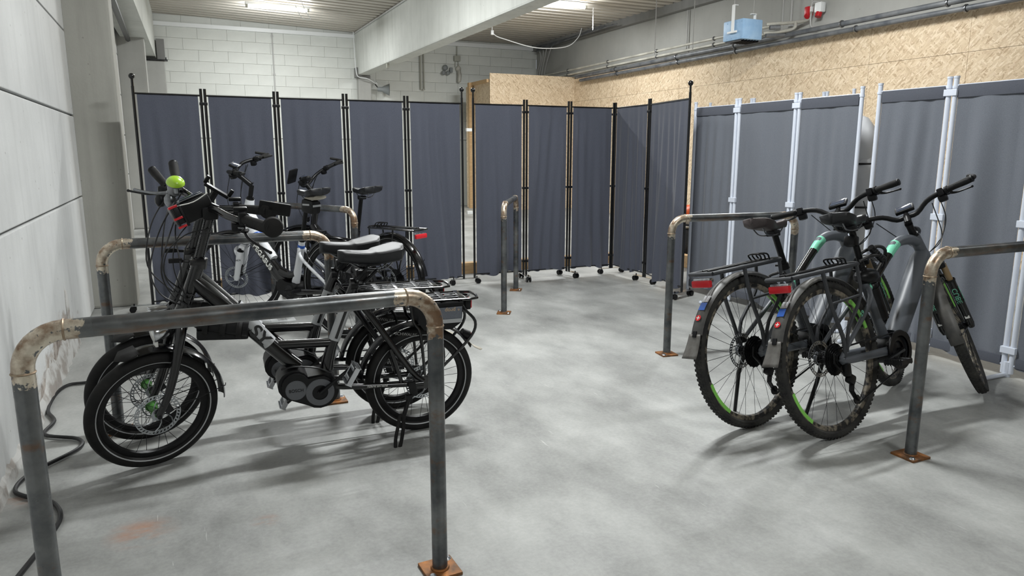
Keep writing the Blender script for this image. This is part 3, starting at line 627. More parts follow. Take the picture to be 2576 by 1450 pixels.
# ------------------------------------------------------------------ bicycle components
I4 = Matrix.Identity(4)
def steer_M(a, b_, ang):
    a = V(a); ax = (V(b_) - a).normalized()
    return Matrix.Translation(a) @ Matrix.Rotation(rad(ang), 4, ax) @ Matrix.Translation(-a)
def wheel(bike, name, c, R, w, M=I4, rim='black', rimR=None, stripe=None, knob=0, nsp=32, disc=.09, discside=1, hub=.022, hubm='black', decal=None, dirt='rubber', disc_r='zinc', lab=None):
    c = V(c); rr = rimR or (R - w * 1.9); ax = (0, 1, 0)
    b = MB(M); prof = [(rr - .012, -.011), (rr + .006, -.014), (rr + .010, -.012), (rr + .010, .012), (rr + .006, .014), (rr - .012, .011), (rr - .017, 0), (rr - .012, -.011)]
    b.lathe(prof, c, ax, 56); wh = build(name, b, rim, bike, label=lab)
    b = MB(M); k = 14; prof = []
    tr = (R - rr - .004) / 2; tc = rr + .004 + tr
    for i in range(k + 1):
        a = -pi + 2 * pi * i / k; prof.append((tc + tr * cos(a), w * sin(a)))
    b.lathe(prof, c, ax, 72)
    if knob:
        for i in range(knob):
            a = 2 * pi * i / knob
            for sy, off in ((-.72, 0), (.72, .5), (-.25, .5), (.25, 0)):
                aa = a + off * 2 * pi / knob; ra = tc + tr * math.sqrt(max(0, 1 - sy * sy)) + .0005
                rot = Matrix.Rotation(-aa, 3, 'Y'); b.box(c + V((ra * cos(aa), sy * w, ra * sin(aa))), (.003, w * .34, 2 * pi * R / knob * .5), 0, rot)
    build('tyre', b, dirt, wh, ang=50)
    if stripe:
        for s in (-1, 1):
            b = MB(M); b.lathe([(tc - tr * .55, s * w * .86), (tc - tr * .43, s * w * .925), (tc - tr * .38, s * w * .94)], c, ax, 72); build('reflective_stripe', b, stripe, wh)
    b = MB(M)
    b.lathe([(0, -.062), (.007, -.062), (.007, -.052), (hub, -.036), (hub, -.032), (hub * .7, -.026), (hub * .7, .026), (hub, .032), (hub, .036), (.007, .052), (.007, .062), (0, .062)], c, ax, 20); build('hub', b, hubm, wh)
    b = MB(M)
    for i in range(nsp):
        a = 2 * pi * i / nsp; s = 1 if i % 2 else -1; cr_ = rad(38) * (1 if (i // 2) % 2 else -1)
        p = c + V((hub * cos(a + cr_ * 1.4), s * .034, hub * sin(a + cr_ * 1.4))); q = c + V(((rr - .012) * cos(a), s * .004, (rr - .012) * sin(a)))
        b.tube([p, q], .00115, 4, cap=False)
    build('spokes', b, 'dark', wh, kind='stuff')
    if disc:
        y = discside * .047; b = MB(M)
        for (r0, r1) in ((disc - .0045, disc), (disc - .017, disc - .0135)): b.lathe([(r0, -.0009), (r1, -.0009), (r1, .0009), (r0, .0009), (r0, -.0009)], c + V((0, y, 0)), ax, 48)
        for i in range(36): a = 2 * pi * i / 36; b.box(c + V(((disc - .009) * cos(a), y, (disc - .009) * sin(a))), (.012, .0018, .006), 0, Matrix.Rotation(-a - .5, 3, 'Y'))
        for i in range(6):
            a = 2 * pi * i / 6; p = [c + V(((.022 + t * (disc - .034)) * cos(a + t * .75), y, (.022 + t * (disc - .034)) * sin(a + t * .75))) for t in (0, .33, .66, 1)]
            b.tube(p, .0028, 4)
        b.lathe([(.012, -.002), (.026, -.002), (.026, .002), (.012, .002), (.012, -.002)], c + V((0, y, 0)), ax, 20); build('brake_disc', b, disc_r, wh, label='bright steel brake disc')
    if decal:
        for a0 in decal[1]:
            b = MB(M); n = 10; vs = []; fs = []
            for i in range(n + 1):
                a = rad(a0 + i * decal[2] / n)
                for r_ in (rr - .0135, rr + .004):
                    for s in (-.0146, .0146): vs.append(c + V((r_ * cos(a), s * 1.0, r_ * sin(a))))
            for i in range(n):
                o = i * 4
                for q in ((0, 1, 5, 4), (1, 3, 7, 5), (3, 2, 6, 7), (2, 0, 4, 6)): fs.append([o + j for j in q])
            b.add(vs, fs); build('rim_decal', b, decal[0], wh)
    return wh
def fender(bike, c, R, a0, a1, w, m, M=I4, name='mudguard', stays=(), thick=.0015, d=.4):
    b = MB(M); c = V(c); n = 28; vs = []; fs = []; K = 7
    for i in range(n + 1):
        a = rad(lerp(a0, a1, i / n))
        for j in range(K):
            u = (j / (K - 1)) * 2 - 1; r = R - d * w * u * u; vs.append(c + V((r * cos(a), u * w, r * sin(a))))
        for j in reversed(range(K)):
            u = (j / (K - 1)) * 2 - 1; r = R - .003 - d * w * u * u; vs.append(c + V((r * cos(a), u * w * .95, r * sin(a))))
    for i in range(n):
        for j in range(2 * K): fs.append((i * 2 * K + j, i * 2 * K + (j + 1) % (2 * K), (i + 1) * 2 * K + (j + 1) % (2 * K), (i + 1) * 2 * K + j))
    fs.append(tuple(range(2 * K))); fs.append(tuple(reversed(range(n * 2 * K, (n + 1) * 2 * K))))
    b.add(vs, fs); fo = build(name, b, m, bike, ang=60)
    for a in stays:
        for s in (-1, 1):
            b = MB(M); e = c + V((R * cos(rad(a)), s * w, R * sin(rad(a)))); b.tube([c + V((0, s * .062, 0)), e + V((0, 0, -.01)), e], .0022, 5); build('stay', b, 'dark', fo)
    return fo
def saddle(bike, x0, x1, z, w, th, m='black', M=I4, tilt=0, gel=True, nose=.24, name='saddle', lab=None):
    # x0 tail, x1 nose
    b = MB(M); n = 22; K = 14; vs = []; fs = []; L = x1 - x0
    for i in range(n + 1):
        t = i / n; x = x0 + L * t
        hw = w / 2 * (1 - (1 - nose) * (1 / (1 + math.exp(-(t - .47) * 11)))) * math.sqrt(max(0.02, 1 - max(0, (.10 - t) / .10) ** 2)) * math.sqrt(max(0.03, 1 - max(0, (t - .92) / .08) ** 2))
        zt = z + .016 * (1 - t) ** 2 + .006 * cos(t * 2 * pi) + tilt * (t - .5)
        for j in range(K):
            a = 2 * pi * j / K; y = hw * cos(a); s_ = sin(a)
            if s_ >= 0:
                zz = zt - .010 * (1 - s_) - (.009 * math.exp(-(y / .012) ** 2) if gel and .12 < t < .85 else 0) + (.006 * abs(cos(a)) if gel and t < .5 else 0)
            else: zz = zt - .010 - th * (-s_) ** .7 * (.75 + .25 * (1 - t))
            vs.append((x, y, zz))
    for i in range(n):
        for j in range(K): fs.append((i * K + j, i * K + (j + 1) % K, (i + 1) * K + (j + 1) % K, (i + 1) * K + j))
    fs.append(tuple(range(K))); fs.append(tuple(reversed(range(n * K, (n + 1) * K))))
    b.add(vs, fs); s = build(name, b, m, bike, ang=60, label=lab)
    for sy in (-1, 1):
        b = MB(M); b.tube([(x0 + L * .14, sy * .03, z - th * .6), (x0 + L * .3, sy * .022, z - th - .022), (x0 + L * .62, sy * .022, z - th - .022), (x0 + L * .9, sy * .008, z - th * .6)], .0035, 6, 4); build('rail', b, 'alu', s)
    return s
def pedal(b_parent, c, M=I4, m='alu', sz=(.09, .09, .022), rot=0):
    b = MB(M); c = V(c); R = Matrix.Rotation(rad(rot), 3, 'Y'); l, w, h = sz
    for s in (-1, 1):
        b.box(c + R @ V((s * l * .42, 0, 0)), (l * .14, w, h), .003, R); b.box(c + V((0, s * w * .45, 0)), (l * .8, w * .1, h), .002, R)
    b.box(c, (l * .34, w * .8, h * .8), .004, R)
    for i in range(-3, 4):
        for s in (-1, 1): b.box(c + R @ V((s * l * .47, i * w * .14, 0)), (l * .06, w * .05, h * 1.35), 0, R)
    return build('pedal', b, m, b_parent, smooth=False)
def crank(bike, c, ends, m='black', pm='alu', y=.085, prot=0):
    cr_ = None
    b = MB(); c = V(c); b.tube([c + V((0, -y, 0)), c + V((0, y, 0))], .011, 10)
    for (dx, dz, s) in ends:
        b.tube([c + V((0, s * y, 0)), c + V((dx * .5, s * (y + .006), dz * .5)), c + V((dx, s * (y + .012), dz))], [.016, .011, .012], 8, flat=.6)
    cr_ = build('crank', b, m, bike)
    for (dx, dz, s) in ends: pedal(cr_, c + V((dx, s * (y + .07), dz)), m=pm, rot=prot)
    return cr_
def grip(parent, a, b_, r=.0165, m='rubber', M=I4, flat_end=False):
    b = MB(M); a = V(a); b_ = V(b_); b.tube([a, a.lerp(b_, .3), a.lerp(b_, .75), b_], [r, r * .92, r * 1.06, r * 1.0], 14); g = build('grip', b, m, parent)
    d = (b_ - a).normalized()
    b = MB(M); b.lathe([(r * 1.02, -.004), (r * 1.06, 0), (r * 1.0, .004), (0, .007)], b_, d, 18); build('end_cap', b, 'black', g); b = MB(M); b.lathe([(r * .8, -.006), (r * 1.25, -.006), (r * 1.25, .006), (r * .8, .006)], a, d, 16); build('lock_ring', b, 'black', g)
    return g
def lever(parent, piv, tip, M=I4, m='black'):
    piv = V(piv); tip = V(tip); mid = piv.lerp(tip, .3) + V((.012, 0, -.006))
    b = MB(M); b.tube([piv, mid, piv.lerp(tip, .7) + V((.006, 0, -.004)), tip], [.008, .006, .0045, .0055], 8, 4); b.ball(tip, .007, 8); b.ball(piv, .014, 8, (1.3, 1.6, .8)); return build('brake_lever', b, m, parent)
def cables(bike, name, paths, r=.0028, m='cableb'):
    for p in paths:
        b = MB(); b.tube(p, r, 6, 6); build(name, b, m, bike)
def chain(bike, c1, r1, c2, r2, y, m='dark'):
    c1 = V(c1); c2 = V(c2); b = MB(); P = []
    for i in range(13): a = rad(90 + 180 * i / 12) if c1.x < c2.x else 0; P.append((c1.x + r1 * cos(a), y, c1.z + r1 * sin(a)))
    for i in range(13): a = rad(-90 + 180 * i / 12); P.append((c2.x + r2 * cos(a), y, c2.z + r2 * sin(a)))
    b.tube(P, .0045, 4, closed=True); return build('chain', b, m, bike)

# ------------------------------------------------------------------ black folding e-bikes
def folding_bike(label, p, q, near, lean=4):
    p = V((p[0], p[1], 0)); q = V((q[0], q[1], 0)); WB = (q - p).length; t = thing('folding_bicycle', label, 'bicycle', p, math.atan2(q.y - p.y, q.x - p.x), 'black folding e-bikes', rad(lean))
    R = .258; H = (0, 0, R); F = (WB, 0, R)
    SM = steer_M((.98, 0, .694), (.91, 0, .884), 21)
    wheel(t, 'rear_wheel', H, R, .027, stripe='silver', nsp=28, disc=.08, hubm='black', rimR=.203)
    wheel(t, 'front_wheel', F, R, .027, SM, stripe='silver', nsp=28, disc=.09, rimR=.203, hub=.024, hubm=MT['green'])
    # frame
    b = MB(); b.tube([(.985, 0, .67), (.905, 0, .875)], .0255, 16)
    b.tube([(.935, 0, .80), (.885, 0, .745), (.76, 0, .61), (.62, 0, .455), (.55, 0, .385)], [.026, .034, .033, .033, .034], 16, 3)
    b.tube([(.425, 0, .36), (.40, 0, .46), (.322, 0, .66), (.29, 0, .735)], [.03, .024, .0225, .022], 14, 2)
    b.tube([(.645, 0, .49), (.39, 0, .478)], .0205, 14)
    b.tube([(.975, 0, .64), (.93, 0, .60), (.80, 0, .60)], .012, 8)
    fr = build('frame', b, 'gloss', t)
    b = MB()
    for s in (-1, 1):
        b.tube([(.43, s * .035, .30), (.36, s * .055, .285), (.08, s * .062, .262), (0, s * .062, .258)], [.018, .014, .013, .014], 10, 3)
        b.tube([(.275, s * .03, .66), (.22, s * .055, .58), (.06, s * .062, .33), (0, s * .062, .27)], [.018, .016, .014, .012], 10, 3)
        b.tube([(.15, s * .06, .44), (.10, s * .062, .27)], .009, 8)
        b.box((0.01, s * .064, .262), (.07, .006, .06), .002)
    build('rear_triangle', b, 'gloss', fr)
    # logo patch and lettering
    dd = V((.594 - .883, 0, .435 - .801)).normalized(); up = V((-dd.z, 0, dd.x))
    b = MB(); pc = V((.70, 0, .553)); b.tube([pc - dd * .075, pc + dd * .065], .0345, 24, cap=False); build('logo_patch', b, 'silver', fr)
    text('SY', .074, 'gloss', fr, frame_M(pc + V((0, .0352, 0)) + dd * .004, dd, (dd.z, 0, -dd.x)), ext=.0015, sx=1.15, bold=.0018)
    b = MB(); b.tube([(.388, 0, .49), (.325, 0, .652)], .0248, 16, cap=False); build('logo_patch', b, 'silver', fr)
    b = MB(); b.box((.356, .0245, .571), (.012, .004, .15), .001, Matrix.Rotation(rad(-21), 3, 'Y')); build('dark_line', b, 'gloss', fr)
    text('räderei am kanal', .014, 'tape', fr, frame_M((.215, .077, .276), (-1, 0, -.06), (0, 0, 1)))
    # motor
    b = MB(); pts = []
    for (cx, cz, r, a0, a1) in ((.572, .318, .068, -60, 150), (.465, .282, .082, 110, 310)):
        for i in range(11): a = rad(lerp(a0, a1, i / 10)); pts.append((cx + r * cos(a), cz + r * sin(a)))
    b.prism(pts, -.06, .062); sc_ = [(lerp(x, .52, .12), lerp(z, .30, .12)) for x, z in pts]; b.prism(sc_, -.072, .074); mo = build('motor', b, 'dark' if False else 'black', t, ang=30)
    b = MB(); b.lathe([(0, .004), (.042, .004), (.045, 0)], (.566, .074, .300), (0, 1, 0), 32); build('motor_badge', b, 'boxd', mo)
    b = MB(); b.lathe([(.034, .004), (.060, .004), (.062, 0)], (.466, .074, .279), (0, 1, 0), 36); build('motor_ring', b, 'boxd', mo)
    b = MB(); b.tube([(.62, .04, .39), (.56, .05, .40), (.47, .055, .385), (.41, .05, .35)], .004, 6, 4); build('motor_cable', b, 'cableb', mo)
    text('BOSCH', .019, 'black', mo, frame_M((.566, .0787, .300), (-1, 0, 0), (0, 0, 1)), ext=.0008)
    crank(t, (.466, 0, .279), ((-.125, .10, 1), (.125, -.10, -1)), m='black', pm='chrome', y=.083, prot=60)
    # belt drive on the far side
    chain(t, (0, 0, .258), .035, (.466, 0, .279), .05, -.072)
    # seat post with parallelogram
    b = MB(); b.tube([(.30, 0, .71), (.268, 0, .79)], .0165, 12); b.box((.262, 0, .775), (.05, .045, .05), .006)
    b.tube([(.285, 0, .735), (.31, 0, .735)], .028, 12); sp = build('suspension_seatpost', b, 'black', t)
    for s in (-1, 1):
        b = MB(); b.tube([(.285, s * .026, .76), (.235, s * .026, .815)], .008, 6); b.tube([(.255, s * .028, .745), (.195, s * .028, .80)], .008, 6)
        for c in ((.285, .76), (.235, .815), (.255, .745), (.195, .80)): b.cyl((c[0], s * .024, c[1]), (c[0], s * .038, c[1]), .007, 8)
        build('link', b, 'dark', sp)
        b = MB()
        for c in ((.285, .76), (.235, .815), (.255, .745), (.195, .80)): b.cyl((c[0], s * .036, c[1]), (c[0], s * .040, c[1]), .004, 8)
        build('bolts', b, 'alu', sp, kind='stuff')
    b = MB(); b.box((.225, 0, .825), (.09, .06, .014), .004); build('saddle_clamp', b, 'dark', sp)
    saddle(t, .075, .36, .884, .185, .06, m='saddle', nose=.40, tilt=.002)
    # carrier
    b = MB()
    y = .068; z0, z1 = .655, .645
    loop = [(.27, -y * .6, .668), (.25, -y, z0), (-.22, -y, z1), (-.262, -y * .8, z1), (-.272, 0, z1), (-.262, y * .8, z1), (-.22, y, z1), (.25, y, z0), (.27, y * .6, .668)]
    b.tube(loop, .0065, 8); rk = build('carrier', b, 'gloss', t)
    b = MB(); b.tube([(.27, -y * .6, .668), (.285, 0, .70), (.27, y * .6, .668)], .0055, 8, 4); b.tube([(-.20, -y * .55, z1), (-.24, 0, z1), (-.20, y * .55, z1)], .005, 6, 3); build('carrier_bow', b, 'gloss', rk)
    for i, x in enumerate((.21, .10, .0, -.10, -.19)):
        b = MB(); b.box((x, 0, .652), (.026, 2 * y, .006), .002); build('cross_plate', b, 'dark' if i % 2 else 'gloss', rk)
    for s in (-.5, 0, .5):
        b = MB(); b.tube([(.21, s * y, .655), (-.2, s * y, .65)], .003, 6); build('carrier_bar', b, 'dark', rk)
    for s in (-1, 1):
        b = MB(); b.tube([(.06, s * y, .65), (.045, s * .075, .56), (.015, s * .078, .50), (-.005, s * .074, .30)], .007, 8, 3); build('carrier_strut', b, 'gloss', rk)
        b = MB(); b.tube([(-.17, s * y, .645), (-.195, s * .074, .60), (-.245, s * .078, .54), (-.228, s * .078, .47), (-.12, s * .076, .36), (-.03, s * .072, .28)], .007, 8, 4); build('carrier_strut', b, 'gloss', rk)
        b = MB(); b.tube([(.20, s * .05, .60), (.12, s * .06, .635), (.08, s * y, .65)], .004, 6); build('carrier_brace', b, 'dark', rk)
    b = MB(); b.box((-.222, 0, .612), (.028, .09, .05), .006); lt = build('tail_light', b, 'black', rk)
    b = MB(); b.box((-.238, 0, .614), (.006, .082, .04), .002); build('lens', b, 'redlens', lt)
    fo = fender(t, H, .292, 8, 150, .034, 'gloss')
    b = MB(); b.tube([(-.205, 0, .468), (-.225, 0, .455), (-.243, 0, .448)], [.018, .021, .020], 16); lt = build('tail_light', b, 'black', fo)
    b = MB(); b.lathe([(0, .003), (.016, .002), (.020, -.003)], (-.245, 0, .447), (-1, 0, -.35), 18); build('lens', b, 'redlens', lt)
    b = MB(); b.add([(-.235, -.028, .425), (-.235, .028, .425), (-.262, .033, .395), (-.292, .03, .378), (-.310, .008, .374), (-.310, -.008, .374), (-.292, -.03, .378), (-.262, -.033, .395)], [(0, 1, 2, 7), (7, 2, 3, 6), (6, 3, 4, 5)])
    bo = build('mud_flap', b, 'flap', fo); md = bo.modifiers.new('s', 'SOLIDIFY'); md.thickness = .002
    if near:
        b = MB(); vs = [(.02, -.055, .638), (-.185, -.055, .638), (-.17, -.05, .545), (-.13, -.05, .515), (.0, -.05, .52), (.03, -.05, .56), (.02, .085, .638), (-.185, .085, .638), (-.175, .09, .545), (-.13, .09, .515), (.0, .09, .52), (.03, .09, .56)]
        b.add(vs, [(0, 1, 2, 3, 4, 5), (11, 10, 9, 8, 7, 6), (0, 6, 7, 1), (1, 7, 8, 2), (2, 8, 9, 3), (3, 9, 10, 4), (4, 10, 11, 5), (5, 11, 6, 0)])
        bg = build('carrier_bag', b, 'black', t, ang=50, label='black bag with grey band slung under the carrier')
        b = MB(); b.box((-.10, .0905, .585), (.15, .003, .07), 0, Matrix.Rotation(rad(-3), 3, 'Z')); build('bag_panel', b, 'clothB', bg)
        b = MB(); b.box((-.10, .0925, .556), (.15, .003, .018), 0, Matrix.Rotation(rad(-3), 3, 'Z')); build('reflective_band', b, 'silver', bg)
        text('◦ prop', .026, 'lettergold', bg, frame_M((-.13, .0935, .607), (1, -.05, 0), (0, 0, -1)))
    # kickstand
    b = MB(); b.box((.055, .085, .245), (.035, .012, .07), .003, Matrix.Rotation(rad(10), 3, 'Y')); b.box((.075, .09, .205), (.03, .016, .03), .003); ks = build('kickstand', b, 'black', t)
    for (ya, yb) in ((-.006, -.006), ):
        b = MB(); b.tube([(.075, .09, .20), (.10, .115, .15), (.115, .13, .12)], .010, 8); build('kickstand_leg', b, 'black', ks)
        b = MB(); lp = [(.116, .130, .14), (.114, .142, .10), (.128, .160, .04), (.143, .176, .004), (.158, .177, .003), (.157, .163, .04), (.140, .145, .10), (.128, .132, .14)]; b.tube(lp, .0085, 8, 3, closed=True); build('kickstand_foot', b, 'rubber', ks)
    # fork, mudguard, lamp (turned with the wheel)
    b = MB(SM); b.tube([(1.0, 0, .65), (.975, 0, .70)], .026, 14)
    for s in (-1, 1):
        b.tube([(.998, s * .012, .635), (1.01, s * .045, .605), (1.03, s * .056, .53), (1.055, s * .058, .42), (1.09, s * .060, .32), (WB, s * .060, .258)], [.022, .022, .020, .018, .016, .014], 10, 3)
    fk = build('fork', b, 'gloss', t)
    b = MB(SM); b.box((WB - .035, .062, .29), (.03, .02, .05), .004, Matrix.Rotation(rad(25), 3, 'Y')); b.cyl((WB, .058, .258), (WB, .076, .258), .009, 8); build('brake_caliper', b, 'dark', fk)
    ff = fender(t, F, .290, 80, 182, .033, 'gloss', SM, stays=(168,))
    b = MB(SM); b.add([(WB + .045, -.045, .545), (WB + .045, .045, .545), (WB + .10, .05, .528), (WB + .13, 0, .515), (WB + .10, -.05, .528)], [(0, 1, 2, 3, 4)]); bo = build('spray_flap', b, 'rubber', ff); md = bo.modifiers.new('s', 'SOLIDIFY'); md.thickness = .003
    b = MB(SM); b.box((.905, 0, .33), (.012, .05, .03), .002); build('spray_flap', b, 'rubber', ff)
    b = MB(SM); b.lathe([(0, -.03), (.022, -.028), (.034, 0), (.036, .028), (.034, .032)], (1.075, 0, .60), (1, 0, -.12), 20); b.box((1.07, 0, .63), (.075, .05, .012), .005); hl = build('headlight', b, 'chrome', fk)
    b = MB(SM); b.lathe([(0, .001), (.033, 0)], (1.107, 0, .596), (1, 0, -.12), 18); build('lens', b, 'lampglass', hl)
    b = MB(SM); b.box((1.095, 0, .555), (.012, .03, .03), .003); build('reflector', b, 'tape', hl)
    b = MB(SM); b.tube([(1.075, 0, .58), (1.04, 0, .575), (1.01, 0, .60)], .006, 6); build('lamp_bracket', b, 'dark', hl)
    # black rolled case behind the head tube
    b = MB(); b.tube([(.93, .0, .618), (.74, .03, .585)], .036, 14); b.box((.84, .01, .565), (.2, .05, .045), .012, Matrix.Rotation(rad(-4), 3, 'Y')); cs = build('tool_case', b, 'black', t)
    for x in (.90, .835, .775):
        b = MB(); b.ring((x, .012 + (.93 - x) * .15, .613 - (.93 - x) * .17), (1, -.15, .17), .037, .004, 20, 6, 3.0); build('case_strap', b, 'rubber', cs)
    # stem riser with toothed rack
    b = MB(); a0 = V((.912, 0, .868)); a1 = V((.852, 0, 1.062)); b.tube([a0, a1], .018, 14); b.tube([a0 + V((.0, 0, -.02)), a0 + V((-.008, 0, .022))], .031, 16)
    b.box(a0 + V((0, .02, .01)), (.06, .05, .022), .005); rs = build('stem_riser', b, 'gloss', t)
    for s, yy in ((1, .017), (-1, .017), (1, -.017), (-1, -.017)):
        b = MB(); n = 30; dv = (a1 - a0) / n; off = V((.2 * 0 + s * .0175, yy * .55, 0))
        for i in range(3, n): b.box(a0 + dv * i + off, (.005, .012, .0032), 0)
        build('teeth', b, 'alu', rs, kind='stuff')
    b = MB(); b.tube([a0 + V((.03, .02, .012)), a0 + V((.09, .03, .02)), a0 + V((.10, .035, .02))], .006, 8); b.box(a0 + V((.08, .03, .02)), (.05, .02, .018), .004); build('clamp_lever', b, 'black', rs)
    b = MB(); b.box(a1 + V((0, 0, .005)), (.06, .06, .05), .012); b.tube([a1 + V((-.01, .0, .02)), a1 + V((-.02, 0, .04))], .018, 10); build('stem', b, 'black', t)
    # handlebar
    if near:
        nb = [(.85, .02, 1.085), (.825, .06, 1.085), (.79, .13, 1.072), (.735, .20, 1.058), (.72, .22, 1.055)]; ng = ((.735, .20, 1.070), (.648, .325, 1.052))
        fb = [(.85, -.02, 1.085), (.88, -.06, 1.10), (.93, -.14, 1.125), (.968, -.21, 1.148), (.975, -.24, 1.17)]; fg = ((.972, -.225, 1.155), (.985, -.33, 1.235))
    else:
        nb = [(.85, .02, 1.085), (.83, .06, 1.085), (.785, .13, 1.08), (.71, .18, 1.085), (.69, .19, 1.085)]; ng = ((.71, .18, 1.085), (.60, .28, 1.085))
        fb = [(.85, -.02, 1.085), (.88, -.06, 1.10), (.94, -.14, 1.12), (.99, -.21, 1.135), (1.01, -.25, 1.15)]; fg = ((1.0, -.23, 1.135), (1.06, -.31, 1.205))
    b = MB(); b.tube(nb, .0135, 10, 3); b.tube(fb, .0135, 10, 3); hb = build('handlebar', b, 'gloss', t)
    g1 = grip(hb, *ng, r=.0195); g2 = grip(hb, *fg, r=.0185)
    n0, n1 = V(ng[0]), V(ng[1]); dn = (n1 - n0).normalized()
    b = MB(); b.lathe([(.0, .012), (.018, .011), (.033, .006), (.039, -.004), (.036, -.012), (.02, -.02)], n1 + V((-.008, 0, .004)), (-.12, 1, .12), 26); build('wing_cap', b, 'rubber', g1)
    b = MB(); b.box(n0.lerp(n1, -.05), (.028, .05, .05), .008); b.box(n0 + V((.02, -.05, -.035)), (.05, .08, .03), .006); b.box(n0 + V((.01, -.03, .035)), (.05, .04, .014), .005); build('shifter', b, 'black', hb)
    text('SHIMANO', .010, 'silver', hb, frame_M(n0 + V((.02, -.008, -.035)), (-.75, .6, 0), (0, 0, 1)))
    lever(hb, n0 + V((.0, -.01, -.045)), n1 + V((.005, -.02, -.095))); lever(hb, V(fg[0]) + V((.03, 0, -.03)), V(fg[0]) + V((.165, -.06, -.022)), m='alu' if near else 'dark')
    b = MB(); c = V(fg[0]); b.box(c + V((.015, .01, -.02)), (.045, .05, .05), .012); b.ball(c + V((.03, .02, -.06)), .025, 10, (1, 1, 1.3)); build('gear_changer', b, 'alu' if near else 'dark', hb)
    if near:
        c = V((.975, -.16, 1.160)); b = MB(); prof = [(0, .026), (.012, .025), (.026, .018), (.034, .008), (.036, 0)]
        b.lathe(prof, c + V((0, 0, .012)), (-.12, .5, .86), 24); be = build('bell', b, 'lime', hb, label='lime green dome bell')
        b = MB(); b.lathe([(.036, .0), (.035, -.005), (.02, -.012), (.0, -.012)], c + V((0, 0, .012)), (-.12, .5, .86), 24); b.cyl(c, c + V((0, -.01, -.03)), .01, 8); build('bell_base', b, 'alu', be)
        R = Matrix.Rotation(rad(22), 3, 'Y') @ Matrix.Rotation(rad(12), 3, 'Z')
        c = V((.905, -.02, 1.085)); b = MB(); b.box(c, (.125, .075, .085), .014, R); bg = build('handlebar_case', b, 'black', t, label='black hard case with white edging and red clasps')
        b = MB(); b.box(c + R @ V((.075, .0, .005)), (.035, .07, .075), .008, R); b.box(c + R @ V((.055, .03, -.0)), (.01, .02, .095), .003, R); b.box(c + R @ V((.085, .03, -.0)), (.008, .02, .085), .003, R); build('case_side', b, 'dark', bg)
        for z in (-.04, -.005, .042):
            b = MB(); b.box(c + R @ V((.078, .034, z)), (.034, .014, .009), .002, R); build('clasp', b, 'redlens', bg)
        b = MB(); b.tube([c + R @ V(q_) for q_ in ((.062, .038, .040), (0, .039, .030), (-.062, .039, .041))], .0022, 6, 3); build('piping', b, 'tape', bg)
        b = MB(); b.box(c + R @ V((.0, -.0, .052)), (.09, .045, .006), .002, R); dp = build('display', b, 'glass', bg)
        b = MB(); b.box(c + R @ V((.0, -.0, .0485)), (.096, .05, .004), .002, R); build('display_frame', b, 'alu', dp)
        cs_ = [[(.96, -.2, 1.12), (1.04, -.12, 1.00), (1.085, .0, .86), (1.06, .02, .76), (.985, .02, .70)],
               [(.955, -.17, 1.10), (1.0, -.06, 1.0), (1.045, .02, .86), (1.02, .03, .76), (.96, .03, .70)],
               [(.86, .03, 1.01), (.95, .05, .99), (1.02, .05, .92), (1.03, .05, .82), (.96, .045, .73), (.90, .04, .72)],
               [(.93, -.02, 1.03), (.985, .02, .96), (1.0, .04, .86), (.97, .04, .76), (.93, .035, .74)],
               [(.955, -.1, 1.11), (.985, -.02, 1.0), (.975, .04, .88), (.975, .04, .78), (.955, .03, .68), (.975, .03, .60)],
               [(.74, .19, 1.02), (.80, .14, 1.0), (.88, .06, 1.0), (.945, .04, .95), (.965, .04, .86)]]
        cables(t, 'brake_cable', cs_[:2] + cs_[4:5], .003); cables(t, 'gear_cable', cs_[2:4] + cs_[5:], .0024)
    else:
        c = V((.79, .07, 1.15)); R = Matrix.Rotation(rad(-35), 3, 'Y')
        b = MB(); b.box(c, (.11, .07, .014), .004, R); b.box(c + R @ V((.055, 0, .02)), (.016, .05, .035), .004, R); b.box(c + R @ V((-.055, 0, .02)), (.016, .03, .035), .004, R); b.tube([c, c + V((.03, -.02, -.05))], .016, 8); build('phone_holder', b, 'black', hb)
        b = MB(); b.tube([V(ng[1]) + V((.05, -.02, 0)), V(ng[1]) + V((-.01, .01, .01)), V((.575, .285, 1.09))], .004, 6, 3); b.box((.568, .285, 1.095), (.128, .016, .052), .014, Matrix.Rotation(rad(-8), 3, 'Z') @ Matrix.Rotation(rad(-10), 3, 'Y')); build('mirror', b, 'black', hb, label='black oblong rear view mirror')
        cables(t, 'brake_cable', [[(1.0, -.22, 1.1), (1.07, -.1, .98), (1.09, 0, .82), (1.0, .02, .7)], [(.97, -.17, 1.1), (1.01, -.06, 1.0), (1.03, .02, .8), (.96, .03, .7)]], .003)
    text('SCHWALBE', .02, 'letterdim', t, frame_M((.07, .027, .49), (-1, 0, -.18), (0, 0, 1)), name='tyre_lettering')
    return t

